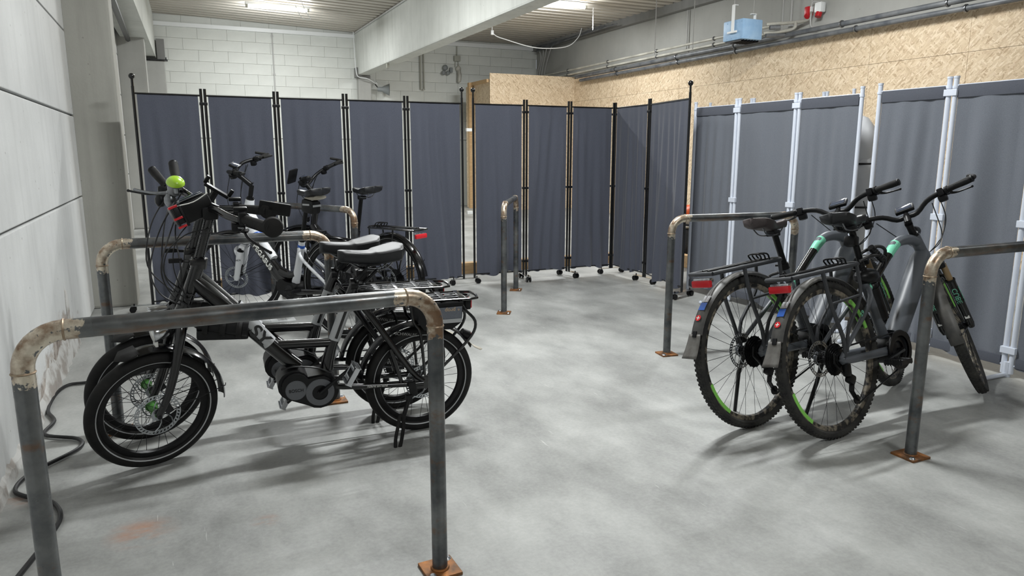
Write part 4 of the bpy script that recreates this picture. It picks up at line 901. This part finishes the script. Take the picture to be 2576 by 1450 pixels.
# ------------------------------------------------------------------ full size e-bikes
def ebike(label, p, heading, WB, c):
    t = thing('electric_bicycle', label, 'bicycle', (p[0], p[1], 0), rad(heading), c.get('group'), rad(c.get('lean', 0)))
    R = c['R']; H = (0, 0, R); F = (WB, 0, R); hb_, ht_ = V(c['head'][0]), V(c['head'][1])
    SM = steer_M(hb_, ht_, c['steer']); ax = (ht_ - hb_).normalized()
    wk = dict(rim=c.get('rim', 'black'), stripe=c.get('stripe'), knob=c.get('knob', 0), decal=c.get('decal'), dirt=c.get('tyrem', 'rubber'), rimR=R - c['w'] * 1.75)
    wheel(t, 'rear_wheel', H, R, c['w'], **wk, disc=c.get('disc', .085)); wheel(t, 'front_wheel', F, R, c['w'], SM, **wk, disc=.09)
    fm = c['fm']
    b = MB(); b.tube([hb_ - ax * .01, ht_], c.get('hr', .027), 16); fr = build('head_tube', b, c.get('hm', fm), t) if False else None
    for (path, r, k) in c['main']: b.tube(path, r, 16, k)
    fr = build('frame', b, fm, t)
    for nm, path, r, k, m in c['fparts']:
        b = MB(); b.tube(path, r, 16, k); build(nm, b, m, fr)
    bb = V(c['bb'])
    b = MB()
    for s in (-1, 1):
        b.tube([(bb.x - .03, s * .04, bb.z), (bb.x - .10, s * .055, bb.z + .005), (.03, s * .068, R - .01), (0, s * .066, R)], [.018, .016, .013, .014], 10, 3, flat=1.3)
    build('chainstay', b, c.get('csm', fm), fr)
    b = MB(); sx = V(c['st_top'])
    for s in (-1, 1): b.tube([(sx.x, s * .02, sx.z), (sx.x - .06, s * .05, sx.z - .07), (.02, s * .068, R + .03), (0, s * .066, R)], [.014, .012, .010, .012], 10, 3)
    build('seatstay', b, c.get('ssm', fm), fr)
    # motor
    b = MB(); pts = []
    for (cx, cz, r, a0, a1) in ((bb.x + .075, bb.z + .02, .062, -70, 130), (bb.x, bb.z, .068, 120, 290)):
        for i in range(10): a = rad(lerp(a0, a1, i / 9)); pts.append((cx + r * cos(a), cz + r * sin(a)))
    b.prism(pts, -.055, .055); mo = build('motor', b, 'black', t, ang=30)
    for s in (-1, 1):
        b = MB(); b.lathe([(0, .010), (.03, .010), (.045, 0)], (bb.x, s * .055, bb.z), (0, s, 0), 24); build('motor_cap', b, 'dark', mo)
    b = MB(); b.lathe([(.045, -.002), (.085, -.002), (.088, .0), (.085, .002), (.045, .002)], (bb.x, -.066, bb.z), (0, 1, 0), 36)
    for i in range(38): a = 2 * pi * i / 38; b.box((bb.x + .089 * cos(a), -.066, bb.z + .089 * sin(a)), (.006, .003, .005))
    build('chainring', b, 'dark', t)
    b = MB(); b.lathe([(.070, 0), (.096, 0), (.098, -.006), (.094, -.010), (.070, -.010)], (bb.x, -.072, bb.z), (0, 1, 0), 36); build('chain_guard', b, 'black', t)
    ca, sa_ = cos(rad(c['crank'])) * .17, sin(rad(c['crank'])) * .17
    crank(t, bb, ((ca, sa_, 1), (-ca, -sa_, -1)), m='black', pm=c.get('pm', 'black'), y=.088, prot=c.get('prot', 0))
    # cassette, derailleur, chain
    b = MB()
    for i, rr in enumerate((.075, .066, .057, .049, .041, .034, .028)):
        y = -.030 - i * .0045; b.lathe([(.02, -.001), (rr, -.001), (rr, .001), (.02, .001)], (0, y, R), (0, 1, 0), 28)
        for j in range(18): a = 2 * pi * j / 18; b.box((rr * cos(a), y, R + rr * sin(a)), (.007, .0015, .005))
    build('cassette', b, 'dark', t)
    b = MB(); b.box((.015, -.075, R - .05), (.035, .03, .06), .01); b.box((.035, -.075, R - .095), (.05, .03, .045), .012, Matrix.Rotation(rad(30), 3, 'Y')); de = build('derailleur', b, 'black', t)
    for s in (-.068, -.078):
        b = MB(); b.tube([(.05, s, R - .095), (.035, s, R - .15), (.07, s, R - .20)], .009, 6, flat=.3); build('cage', b, 'dark', de)
    for q in ((.048, R - .105), (.068, R - .195)):
        b = MB(); b.lathe([(0, -.003), (.022, -.003), (.022, .003), (0, .003)], (q[0], -.073, q[1]), (0, 1, 0), 16); build('jockey_wheel', b, 'black', de)
    b = MB(); b.tube([(0, -.055, R + .05), (bb.x, -.066, bb.z + .088)], .0045, 5); b.tube([(.08, -.073, R - .215), (bb.x, -.066, bb.z - .088)], .0045, 5); b.tube([(-.04, -.058, R + .03), (-.05, -.06, R - .01), (.03, -.072, R - .10)], .0045, 5); build('chain', b, 'dark', t)
    b = MB(); b.box((.035, .062, R + .055), (.05, .02, .045), .008); build('brake_caliper', b, 'black', t)
    # seat
    s0, s1 = V(c['post'][0]), V(c['post'][1]); b = MB(); b.tube([s0, s1], .0158, 12); sp = build('seatpost', b, 'black', t)
    b = MB(); b.tube([s0 - (s1 - s0).normalized() * .01, s0 + (s1 - s0).normalized() * .022], .021, 12); b.tube([s0 + V((-.02, 0, .01)), s0 + V((-.035, .03, .012))], .006, 6); build('seat_clamp', b, 'black', sp)
    b = MB(); b.box(s1 + V((-.005, 0, -.01)), (.05, .05, .03), .006); build('saddle_clamp', b, 'dark', sp)
    x0, x1, z, wd = c['saddle']; saddle(t, x0, x1, z, wd, .042, m=c.get('sadm', 'saddle'), nose=.26, gel=True)
    # fork
    fa = c['fork']; crown = hb_ - ax * .025; b = MB(SM)
    b.tube([hb_, crown - ax * .01], .024, 12); b.box(crown, (.05, .15, .035), .012, Matrix.Rotation(math.atan2(-ax.x, ax.z) * -1, 3, 'Y'))
    fk = build('fork', b, fa.get('crownm', 'black'), t)
    off = (V(F) - crown) ; 
    for s in (-1, 1):
        top = crown + V((.008, s * .062, 0)); low = V(F) + V((-.012, s * .066, .01)); mid = top.lerp(low, fa['st'])
        b = MB(SM); b.tube([top, mid], .016, 12); build('stanchion', b, fa['stm'], fk)
        b = MB(SM); b.tube([mid, mid.lerp(low, .12), low, V(F) + V((0, s * .066, -.015))], [fa.get('lr', .0235), fa.get('lr', .0235) * .96, .021, .015], 12); lg = build('fork_leg', b, fa['lm'], fk)
        b = MB(SM); b.ring(mid, low - mid, .0225, .003, 16, 6, 2); build('wiper_seal', b, 'rubber', lg)
        if fa.get('text'):
            u = (low - mid).normalized(); cpt = mid.lerp(low, .36) + V((0, s * .0215, 0)); cp2 = mid.lerp(low, .36) + V((0.0, 0, 0)) + V((-.0, 0, 0))
            nn_ = V((-u.z, 0, u.x)) * -1
            Mx = SM @ frame_M(mid.lerp(low, .34) - V((-u.z, 0, u.x)).normalized() * -.0 + V((0, s * .0222, 0)), u * (1 if s > 0 else 1), V((0, 0, 1)) if False else (V((u.z, 0, -u.x)) if s < 0 else V((-u.z, 0, u.x))))
            text(fa['text'], .034, fa['tm'], lg, Mx, sx=1.1)
            Mx = SM @ frame_M(mid.lerp(low, .34) + V((-u.z, 0, u.x)) * (-.0222 if True else .0222), u, (0, 1, 0))
            text(fa['text'], .034, fa['tm'], lg, Mx, sx=1.1)
            Mx = SM @ frame_M(mid.lerp(low, .34) + V((-u.z, 0, u.x)) * (.0222), u, (0, -1, 0))
            text(fa['text'], .034, fa['tm'], lg, Mx, sx=1.1)
        if fa.get('patch') and s > 0:
            b = MB(SM); b.tube([mid.lerp(low, .78), mid.lerp(low, .86)], .0212, 12, cap=False); build('blue_patch', b, 'bluep', lg)
        if fa.get('patch') and s > 0:
            text('NCX', .020, 'dark', lg, SM @ frame_M(mid.lerp(low, .30) + V((0, .0292, 0)), (-1, 0, 0), (0, 0, 1)))
        if fa.get('sticker'):
            b = MB(SM); q = mid.lerp(low, .86); b.box(q + V((-.02, 0, 0)), (.004, .022, .022)); build('white_sticker', b, 'tape', lg)
    b = MB(SM); arch = crown.lerp(V(F), .32); b.tube([arch + V((.0, -.06, -.03)), arch + V((.03, -.045, .045)), arch + V((.035, 0, .06)), arch + V((.03, .045, .045)), arch + V((0, .06, -.03))], .012, 8, 3); build('fork_arch', b, fa['lm'], fk)
    b = MB(SM); b.box(V(F) + V((-.05, .055, .075)), (.03, .025, .07), .008, Matrix.Rotation(rad(-25), 3, 'Y')); build('brake_caliper', b, 'dark', fk)
    if c.get('fend'):
        fd = c['fend']; rf = fender(t, H, R + .022, fd['r'][0], fd['r'][1], fd['w'], fd['m'], stays=fd.get('stays', ()), name='rear_mudguard'); 
        fender(t, F, R + .022, fd['f'][0], fd['f'][1], fd['w'], fd['m'], SM, stays=(fd['f'][1] - 8,), name='front_mudguard')
        if fd.get('tip'):
            a = rad(fd['r'][1]); n = 8; vs = []; fs = []
            for i in range(n + 1):
                aa = a + rad(16) * i / n; rr = R + .022 + .030 * (i / n) ** 2.2; ww = fd['w'] * (1.0 + .28 * i / n)
                for j in range(5):
                    u = j / 2 - 1; vs.append((rr * cos(aa) + 0, u * ww, R + rr * sin(aa))); 
            for i in range(n):
                for j in range(4): fs.append((i * 5 + j, i * 5 + j + 1, i * 5 + j + 6, i * 5 + j + 5))
            b = MB(); b.add(vs, fs); bo = build('mud_flap', b, 'smoke', rf, ang=60); md = bo.modifiers.new('s', 'SOLIDIFY'); md.thickness = .0025
            def onf(ang, du=0, lift=.0015): a_ = rad(ang); rr = R + .022 + lift; return V((rr * cos(a_), du, R + rr * sin(a_))), V((cos(a_), 0, sin(a_))), V((-sin(a_), 0, cos(a_)))
            for (a0, a1, m_, wd_) in ((130.5, 136, 'silver', .018), (136.5, 142.5, 'bluep', .018)):
                n = 5; vs = []; 
                for i in range(n + 1):
                    q, _, _ = onf(lerp(a0, a1, i / n)); vs += [q + V((0, -wd_, 0)), q + V((0, wd_, 0))]
                b = MB(); b.add(vs, [(i * 2, i * 2 + 1, i * 2 + 3, i * 2 + 2) for i in range(n)]); build('sticker', b, m_, rf)
            q, nn_, tt = onf(148.5, 0, .0022); b = MB(); b.lathe([(0, 0), (.015, 0)], q, nn_, 18); st = build('sticker', b, 'redlens', rf, label='round red sticker with a white cross')
            b = MB(); b.add([q + nn_ * .0008 + tt * x + V((0, y, 0)) for x, y in ((-.002, -.009), (.002, -.009), (.002, .009), (-.002, .009))] + [q + nn_ * .0008 + tt * x + V((0, y, 0)) for x, y in ((-.009, -.002), (.009, -.002), (.009, .002), (-.009, .002))], [(0, 1, 2, 3), (4, 5, 6, 7)]); build('white_cross', b, 'tape', rf, smooth=False)
            q, nn_, tt = onf(160, 0, .001); b = MB(); b.box(q, (.006, .022, .03), .004, Matrix.Rotation(-rad(160), 3, 'Y')); build('mudguard_clip', b, 'dark', rf)
    # carrier
    if c.get('rack'):
        rx0, rx1, rz, tz, ry, rm = c['rack']; rr_ = c.get('rr', .008)
        b = MB(); b.tube([(rx0, -ry, rz), (rx1 - .03, -ry, tz), (rx1, -ry * .6, tz + .004), (rx1, ry * .6, tz + .004), (rx1 - .03, ry, tz), (rx0, ry, rz)], rr_, 8); b.tube([(rx0, -ry, rz), (rx0 - .008, 0, rz), (rx0, ry, rz)], rr_, 8, 3); rk = build('carrier', b, rm, t)
        for y in (-.028, .028):
            b = MB(); b.tube([(rx0, y, lerp(rz, tz, .02)), (lerp(rx0, rx1, .93), y, tz + .002)], rr_ * .55, 6); build('carrier_bar', b, rm, rk)
        for u in (.25, .55, .85):
            b = MB(); x = lerp(rx0, rx1, u); z = lerp(rz, tz, u); b.tube([(x, -ry, z), (x, ry, z)], rr_ * .7, 6); build('cross_bar', b, rm, rk)
        b = MB(); x = lerp(rx0, rx1, .88)
        for k_ in range(3): b.tube([(x - .03 * k_, -.03, tz + .006), (x - .02 - .03 * k_, -.03, tz + .035), (x - .02 - .03 * k_, .03, tz + .035), (x - .03 * k_, .03, tz + .006)], .004, 6, 4)
        b.tube([(x, -.02, tz + .01), (rx0 + .03, -.015, rz + .012)], .004, 6); b.tube([(x, .02, tz + .01), (rx0 + .03, .015, rz + .012)], .004, 6); build('spring_clamp', b, 'black', rk)
        for s in (-1, 1):
            b = MB(); b.tube([(lerp(rx0, rx1, .42), s * ry, lerp(rz, tz, .42)), (lerp(rx0, rx1, .46), s * (ry + .008), rz - .14), (.01, s * .078, R + .10), (.015, s * .074, R + .01)], rr_, 8, 3); build('carrier_strut', b, rm, rk)
            b = MB(); b.tube([(lerp(rx0, rx1, .92), s * ry, tz), (lerp(rx0, rx1, .90), s * (ry + .008), tz - .15), (.06, s * .080, R + .14), (.03, s * .076, R + .03)], rr_ * .9, 8, 3); build('carrier_strut', b, rm, rk)
        b = MB(); zz = rz - .14; b.tube([(lerp(rx0, rx1, .46), -ry - .008, zz), (lerp(rx0, rx1, .9), -ry - .008, zz + .02)], rr_ * .7, 6); build('carrier_rail', b, rm, rk)
        b = MB(); b.box((rx0 + .012, 0, rz - .030), (.03, .10, .022), .006); lt = build('tail_light', b, 'chrome', rk)
        b = MB(); b.box((rx0 + .000, 0, rz - .045), (.022, .108, .034), .008); build('lens', b, 'redlens', lt)
        if c.get('fend'):
            pass
    # cockpit
    hs = c['stem']; b = MB(SM); b.tube([ht_, ht_ + ax * hs['rise']], .0175, 12)
    top = ht_ + ax * hs['rise']; cl = V(hs['clamp']); b.tube([top, top.lerp(cl, .5) + V((0, 0, .004)), cl], [.02, .018, .02], 10); b.tube([ht_, ht_ + ax * .012], .024, 14); b.lathe([(0, 0), (.018, 0)], top + ax * .02, (0, 0, 1), 10); st = build('stem', b, 'black', t)
    b = MB(SM); bp = c['bar']
    half = [V(q) for q in bp]; 
    b.tube([cl + V((q.x, -q.y, q.z)) for q in reversed(half)] + [cl + q for q in half[1:]], .0135, 10, 3); hbr = build('handlebar', b, 'black', t)
    for s in (-1, 1):
        e = cl + V((half[-1].x, s * half[-1].y, half[-1].z)); a = cl + V((half[-2].x, s * half[-2].y, half[-2].z)); a = a.lerp(e, c.get('gs', .3))
        g = grip(hbr, a, e, r=.017, M=SM)
        if c.get('ergo'):
            dr = (e - a).normalized(); b = MB(SM); b.box(a.lerp(e, .62) + V((-.022, 0, -.002)), (.042, .075, .014), .006, Matrix.Rotation(math.atan2(dr.y, dr.x) - pi / 2, 3, 'Z')); build('palm_wing', b, 'rubber', g)
            if c['ergo'] > 1 or s < 0:
                b = MB(SM); b.tube([e, e + V((.05, s * .012, .012)), e + V((.095, -s * .01, .03))], [.013, .011, .010], 10, 3); build('bar_end', b, 'rubber', g)
        lever(hbr, a + V((.03, 0, -.014)), a.lerp(e, .9) + V((.06, 0, -.03)), SM)
        b = MB(SM); b.box(a + V((.0, -s * .03, .0)), (.035, .03, .04), .008); b.box(a + V((.025, -s * .03, -.03)), (.04, .045, .04), .012); build('control_unit', b, 'black', hbr)
    if c.get('display'):
        dx, dy, dz = c['display']; R3 = Matrix.Rotation(rad(c.get('dtilt', -30)), 3, 'Y'); q = cl + V((dx, dy, dz)); b = MB(SM); b.box(q, (.065, .095, .020), .007, R3); b.tube([cl, q], .012, 8); ds = build('display', b, 'black', hbr)
        b = MB(SM); b.box(q + R3 @ V((0, 0, .011)), (.05, .075, .002), .0005, R3); build('screen', b, 'glass', ds)
    h0 = ht_ + V((.03, 0, -.05))
    for i, s in enumerate((-1, 1, -1)):
        a = cl + V((half[-2].x + .05, s * (half[-2].y * .9 - .02 * i), half[-2].z - .03)); e = hb_.lerp(ht_, .4) + V((0.02, s * .03, 0))
        b = MB(); a2 = SM @ a; b.tube([a2, a2.lerp(e, .35) + V((.09, 0, -.01 - .03 * i)), a2.lerp(e, .75) + V((.07, 0, -.02)), e], .0026, 6, 6); build('control_cable', b, 'cableb', t)
    if c.get('lamp'):
        q = V(c['lamp']); b = MB(SM); b.lathe([(0, -.03), (.018, -.026), (.026, 0), (.028, .02), (0, .021)], q, (1, 0, -.1), 16); b.tube([q, q + V((-.04, 0, .02))], .006, 6); build('headlight', b, 'black', t)
    if c.get('stand'):
        b = MB(); b.tube([(.06, .075, R - .02), (.045, .11, R - .12), c['stand']], [.011, .010, .009], 8); b.box((.05, .075, R - .01), (.07, .012, .05), .004); ks = build('kickstand', b, 'black', t); 
        b = MB(); b.box(V(c['stand']) + V((0, 0, .008)), (.03, .02, .014), .004); build('kickstand_foot', b, 'rubber', ks)
    return t

for nm, args in dict(green=((62, 120, 44), .5), boxd=((92, 94, 98), .45), saddle=((24, 25, 28), .42), redlens=((205, 40, 48), .25), flap=((178, 172, 158), .6), lettergold=((196, 168, 130), .5), letterdim=((150, 150, 148), .6),
                     lampglass=((236, 236, 232), .2), lime=((170, 214, 60), .25), glass=((60, 66, 80), .08), matgrey=((88, 92, 98), .42), mint=((126, 212, 178), .45), whitegl=((232, 234, 238), .3), bluep=((44, 98, 190), .4),
                     smoke=((96, 94, 90), .5), rackm=((54, 56, 60), .6), brownsad=((62, 54, 54), .5), tyredust=((58, 56, 52), .85), limeg=((140, 214, 96), .5), gold=((150, 128, 96), .35), rimdust=((120, 112, 100), .6)).items():
    MT[nm] = mat(nm, args[0], args[1], bump=.1 if nm in ('saddle', 'brownsad') else 0, bscale=300)
MT['lime'].node_tree.nodes['Principled BSDF'].inputs['Coat Weight'].default_value = .6
MT['smoke'] = mat('smoked_flap', (112, 110, 106), .5, c2=(86, 82, 78), scale=25, alpha=.82)
MT['tyredust'] = mat('dusty_tyre', (30, 30, 31), .85, c2=(58, 57, 53), scale=16, bump=.2); MT['rimdust'] = mat('muddy_rim', (26, 26, 27), .5, c2=(128, 120, 106), scale=30, lo=.45, hi=.6)

# ------------------------------------------------------------------ the bicycles
folding_bike('black folding e-bike nearest the camera, lime green bell on its handlebar', (.972, 3.13), (-.15, 3.18), True)
folding_bike('black folding e-bike standing behind the one with the lime bell, with mirror and phone holder', (.955, 3.46), (-.18, 3.52), False)

mtb = dict(R=.366, w=.025, rim='rimdust', knob=96, stripe=None, decal=('limeg', (20, 200), 34), tyrem='tyredust', fm='matgrey', group='grey and mint e-mountain bikes',
    head=((.935, 0, .735), (.835, 0, .895)), bb=(.455, 0, .345), st_top=(.345, 0, .66),
    main=[([(.935, 0, .735), (.835, 0, .895)], [.030, .027], 0), ([(.855, 0, .86), (.79, 0, .875), (.71, 0, .875), (.65, 0, .86), (.605, 0, .83)], [.028, .027, .026, .024, .022], 3), ([(.90, 0, .80), (.865, 0, .76), (.76, 0, .64), (.62, 0, .48), (.54, 0, .40)], [.036, .052, .056, .054, .052], 3), ([(.47, 0, .37), (.43, 0, .47), (.34, 0, .71), (.325, 0, .75)], [.03, .024, .019, .0185], 2)],
    fparts=[('top_tube', [(.605, 0, .83), (.52, 0, .765), (.42, 0, .69), (.355, 0, .655)], [.022, .021, .020, .02], 3, 'gloss'), ('mint_band', [(.655, 0, .862), (.605, 0, .830), (.578, 0, .808)], [.0252, .0232, .0228], 2, 'mint'), ('mint_band', [(.365, 0, .658), (.39, 0, .672)], [.0214, .0214], 0, 'mint')],
    post=((.328, 0, .745), (.232, 0, .975)), saddle=(.07, .335, 1.025, .15), crank=10, pm='dark', prot=0,
    fork=dict(st=.28, stm='gold', lm='gloss', text='CUBE', tm='mint', sticker=True), fend=dict(r=(28, 160), f=(62, 190), w=.033, m='smokeblk', tip=True, stays=()),
    rack=(-.29, .235, .765, .79, .068, 'rackm'), rr=.0095, stem=dict(rise=.07, clamp=(.885, 0, 1.005)), bar=((0, 0, 0), (0.0, .05, .0), (-.005, .11, .04), (-.03, .19, .055), (-.075, .335, .06)), gs=.18, display=(.03, 0, .045), lamp=(1.0, 0, .93), stand=(.09, .20, .0))
MT['smokeblk'] = mat('dusty_black_mudguard', (50, 50, 50), .45, c2=(84, 82, 78), scale=10)
ra = dict(mtb); ra.update(lean=10, steer=18, sadm='brownsad', post=((.328, 0, .745), (.262, 0, .93)), saddle=(.10, .365, .98, .15))
rb = dict(mtb); rb.update(lean=12.5, steer=28, ergo=2, stand=(.09, .26, .0), saddle=(.14, .41, 1.02, .16), post=((.345, 0, .745), (.29, 0, .97)))
t1 = ebike('far one of the two grey and mint mountain bikes, with brown saddle and straight grips', (2.455, 2.475), 9.0, 1.11, ra)
t2 = ebike('near one of the two grey mint mountain bikes, with bar ends and coiled lock', (2.70, 2.205), 7.5, 1.11, rb)
# lock wrapped under the saddle of the near mountain bike
b = MB(); b.tube([(.30, -.02, .80), (.36, -.05, .82), (.46, -.05, .80), (.50, 0, .74), (.46, .06, .70), (.38, .06, .74), (.34, .02, .82), (.42, -.03, .86), (.52, -.02, .84), (.56, .02, .78), (.52, .04, .71), (.45, .0, .69)], .0085, 8, 6); lk = build('cable_lock', b, 'cableb', t2)
b = MB(); b.tube([(.36, -.045, .86), (.44, -.05, .79)], .016, 10)
for i in range(5): b.ring(V((.36, -.045, .86)).lerp(V((.44, -.05, .79)), .2 + i * .15), (.08, 0, -.07), .016, .002, 14, 4)
build('lock_barrel', b, 'dark', lk)
b = MB(); b.ball((.37, .0, .72), .055, 14, (1.5, .9, .75)); b.box((.39, 0, .70), (.10, .07, .03), .01); build('saddle_pouch', b, 'black', t2)
b = MB(); b.tube([(.40, .0, .66), (.455, .0, .50)], .036, 14); b.ball((.40, 0, .665), .034, 10); build('rolled_sleeve', b, 'black', t2)
text('29', .03, 'mint', t2, frame_M((.20, -.064, .555), (.7, -.1, .7), (-.7, 0, .7)))
b = MB(); b.tube([(.30, .02, .72), (.26, .05, .70), (.26, .04, .62), (.30, .01, .60), (.34, -.02, .66), (.31, 0, .72)], .008, 8, 5); build('cable_lock', b, 'cableb', t1)
b = MB(); b.box((.28, 0, .90), (.04, .06, .05), .01, Matrix.Rotation(rad(20), 3, 'Y')); build('rear_reflector', b, 'black', t2)

white = dict(R=.352, w=.023, rim='black', stripe='silver', fm='gloss', disc=.10, head=((1.005, 0, .62), (.89, 0, .965)), hr=.03, bb=(.47, 0, .30), st_top=(.36, 0, .62),
    main=[([(1.0, 0, .66), (.95, 0, .72), (.85, 0, .62), (.70, 0, .47), (.60, 0, .38), (.53, 0, .33)], [.03, .05, .05, .048, .05, .05], 3), ([(.60, 0, .42), (.50, 0, .40), (.43, 0, .42)], [.04, .035, .03], 3)],
    fparts=[('white_head', [(1.005, 0, .62), (.952, 0, .78), (.893, 0, .955)], [.04, .052, .032], 3, 'whitegl'), ('white_gusset', [(.925, 0, .88), (.90, 0, .78), (.85, 0, .68)], [.034, .058, .052], 3, 'whitegl'), ('blue_band', [(.862, 0, .70), (.842, 0, .672)], [.053, .053], 0, 'bluep'),
            ('white_panel', [(.855, -.0, .70), (.675, -.0, .52)], [.030, .030], 0, 'whitegl'), ('seat_tube', [(.45, 0, .36), (.40, 0, .50), (.345, 0, .67)], [.03, .026, .024], 2, 'whitegl'), ('blue_band', [(.36, 0, .625), (.353, 0, .645)], [.0262, .0262], 0, 'bluep')],
    ssm='whitegl', post=((.342, 0, .68), (.255, 0, .97)), saddle=(.09, .34, 1.04, .20), crank=170, pm='black', prot=15,
    fork=dict(st=.12, stm='black', lm='whitegl', crownm='whitegl', patch=True, lr=.029), fend=dict(r=(20, 165), f=(60, 165), w=.028, m='gloss', stays=(150,)),
    rack=(-.26, .26, .70, .72, .06, 'gloss'), rr=.0055, stem=dict(rise=.10, clamp=(.97, 0, 1.175)), bar=((0, 0, 0), (0, .05, .0), (-.02, .14, .03), (-.09, .22, .04), (-.17, .31, .045)), gs=.2, ergo=1, display=(-.02, .0, .045), steer=34, lamp=(1.02, 0, .78), stand=(.02, .22, .0), lean=2)
t3 = ebike('white and black low-step e-bike with lettered down tube, behind the folding bikes', (1.0, 5.03), 121.5, 1.115, white)
text('PEGASUS', .062, 'tape', t3, frame_M((.735, .058, .535), (-.72, 0, -.70), (-.70, 0, .72)), ext=.002, bold=.001)
b = MB(); b.box((.22, 0, .93), (.12, .085, .10), .025, Matrix.Rotation(rad(-8), 3, 'Y')); sb_ = build('saddle_bag', b, 'black', t3)
b = MB(); b.box((.158, 0, .935), (.004, .07, .014)); b.box((.22, .044, .945), (.07, .004, .012)); build('reflective_band', b, 'silver', sb_)
b = MB(); b.tube([(.12, .0, .995), (.16, 0, .992), (.25, 0, .99)], [.06, .07, .03], 12, flat=.25, up=(0, 0, 1)); build('saddle_underside', b, 'flap', t3)

black = dict(R=.345, w=.022, rim='black', stripe='silver', fm='gloss', head=((1.03 , 0, .62), (.95, 0, .84)), bb=(.50, 0, .29), st_top=(.42, 0, .60),
    main=[([(1.01, 0, .69), (.94, 0, .62), (.82, 0, .47), (.66, 0, .35), (.56, 0, .31)], [.04, .05, .046, .045, .05], 3), ([(.50, 0, .32), (.46, 0, .48), (.41, 0, .68)], [.028, .024, .022], 2)],
    fparts=[], post=((.41, 0, .67), (.33, 0, .97)), saddle=(.16, .42, 1.03, .20), crank=200, pm='black',
    fork=dict(st=.3, stm='dark', lm='gloss'), fend=dict(r=(20, 170), f=(55, 170), w=.032, m='gloss', stays=(150,)),
    rack=(-.33, .22, .75, .74, .065, 'gloss'), rr=.0065, stem=dict(rise=.10, clamp=(.99, 0, 1.05)), bar=((0, 0, 0), (0, .05, .0), (-.02, .13, .04), (-.08, .20, .08), (-.20, .31, .12)), gs=.2, ergo=1, display=(.0, .0, .05), steer=30, lamp=(1.06, 0, .75), lean=2)
t4 = ebike('all black trekking e-bike farthest back, beyond the hoop rack and the white e-bike', (1.475, 5.29), 114.7, 1.13, black)
b = MB(); b.box((.99, .17, 1.12), (.018, .10, .12), .012, Matrix.Rotation(rad(-25), 3, 'Y') @ Matrix.Rotation(rad(20), 3, 'Z')); build('phone_holder', b, 'black', t4)
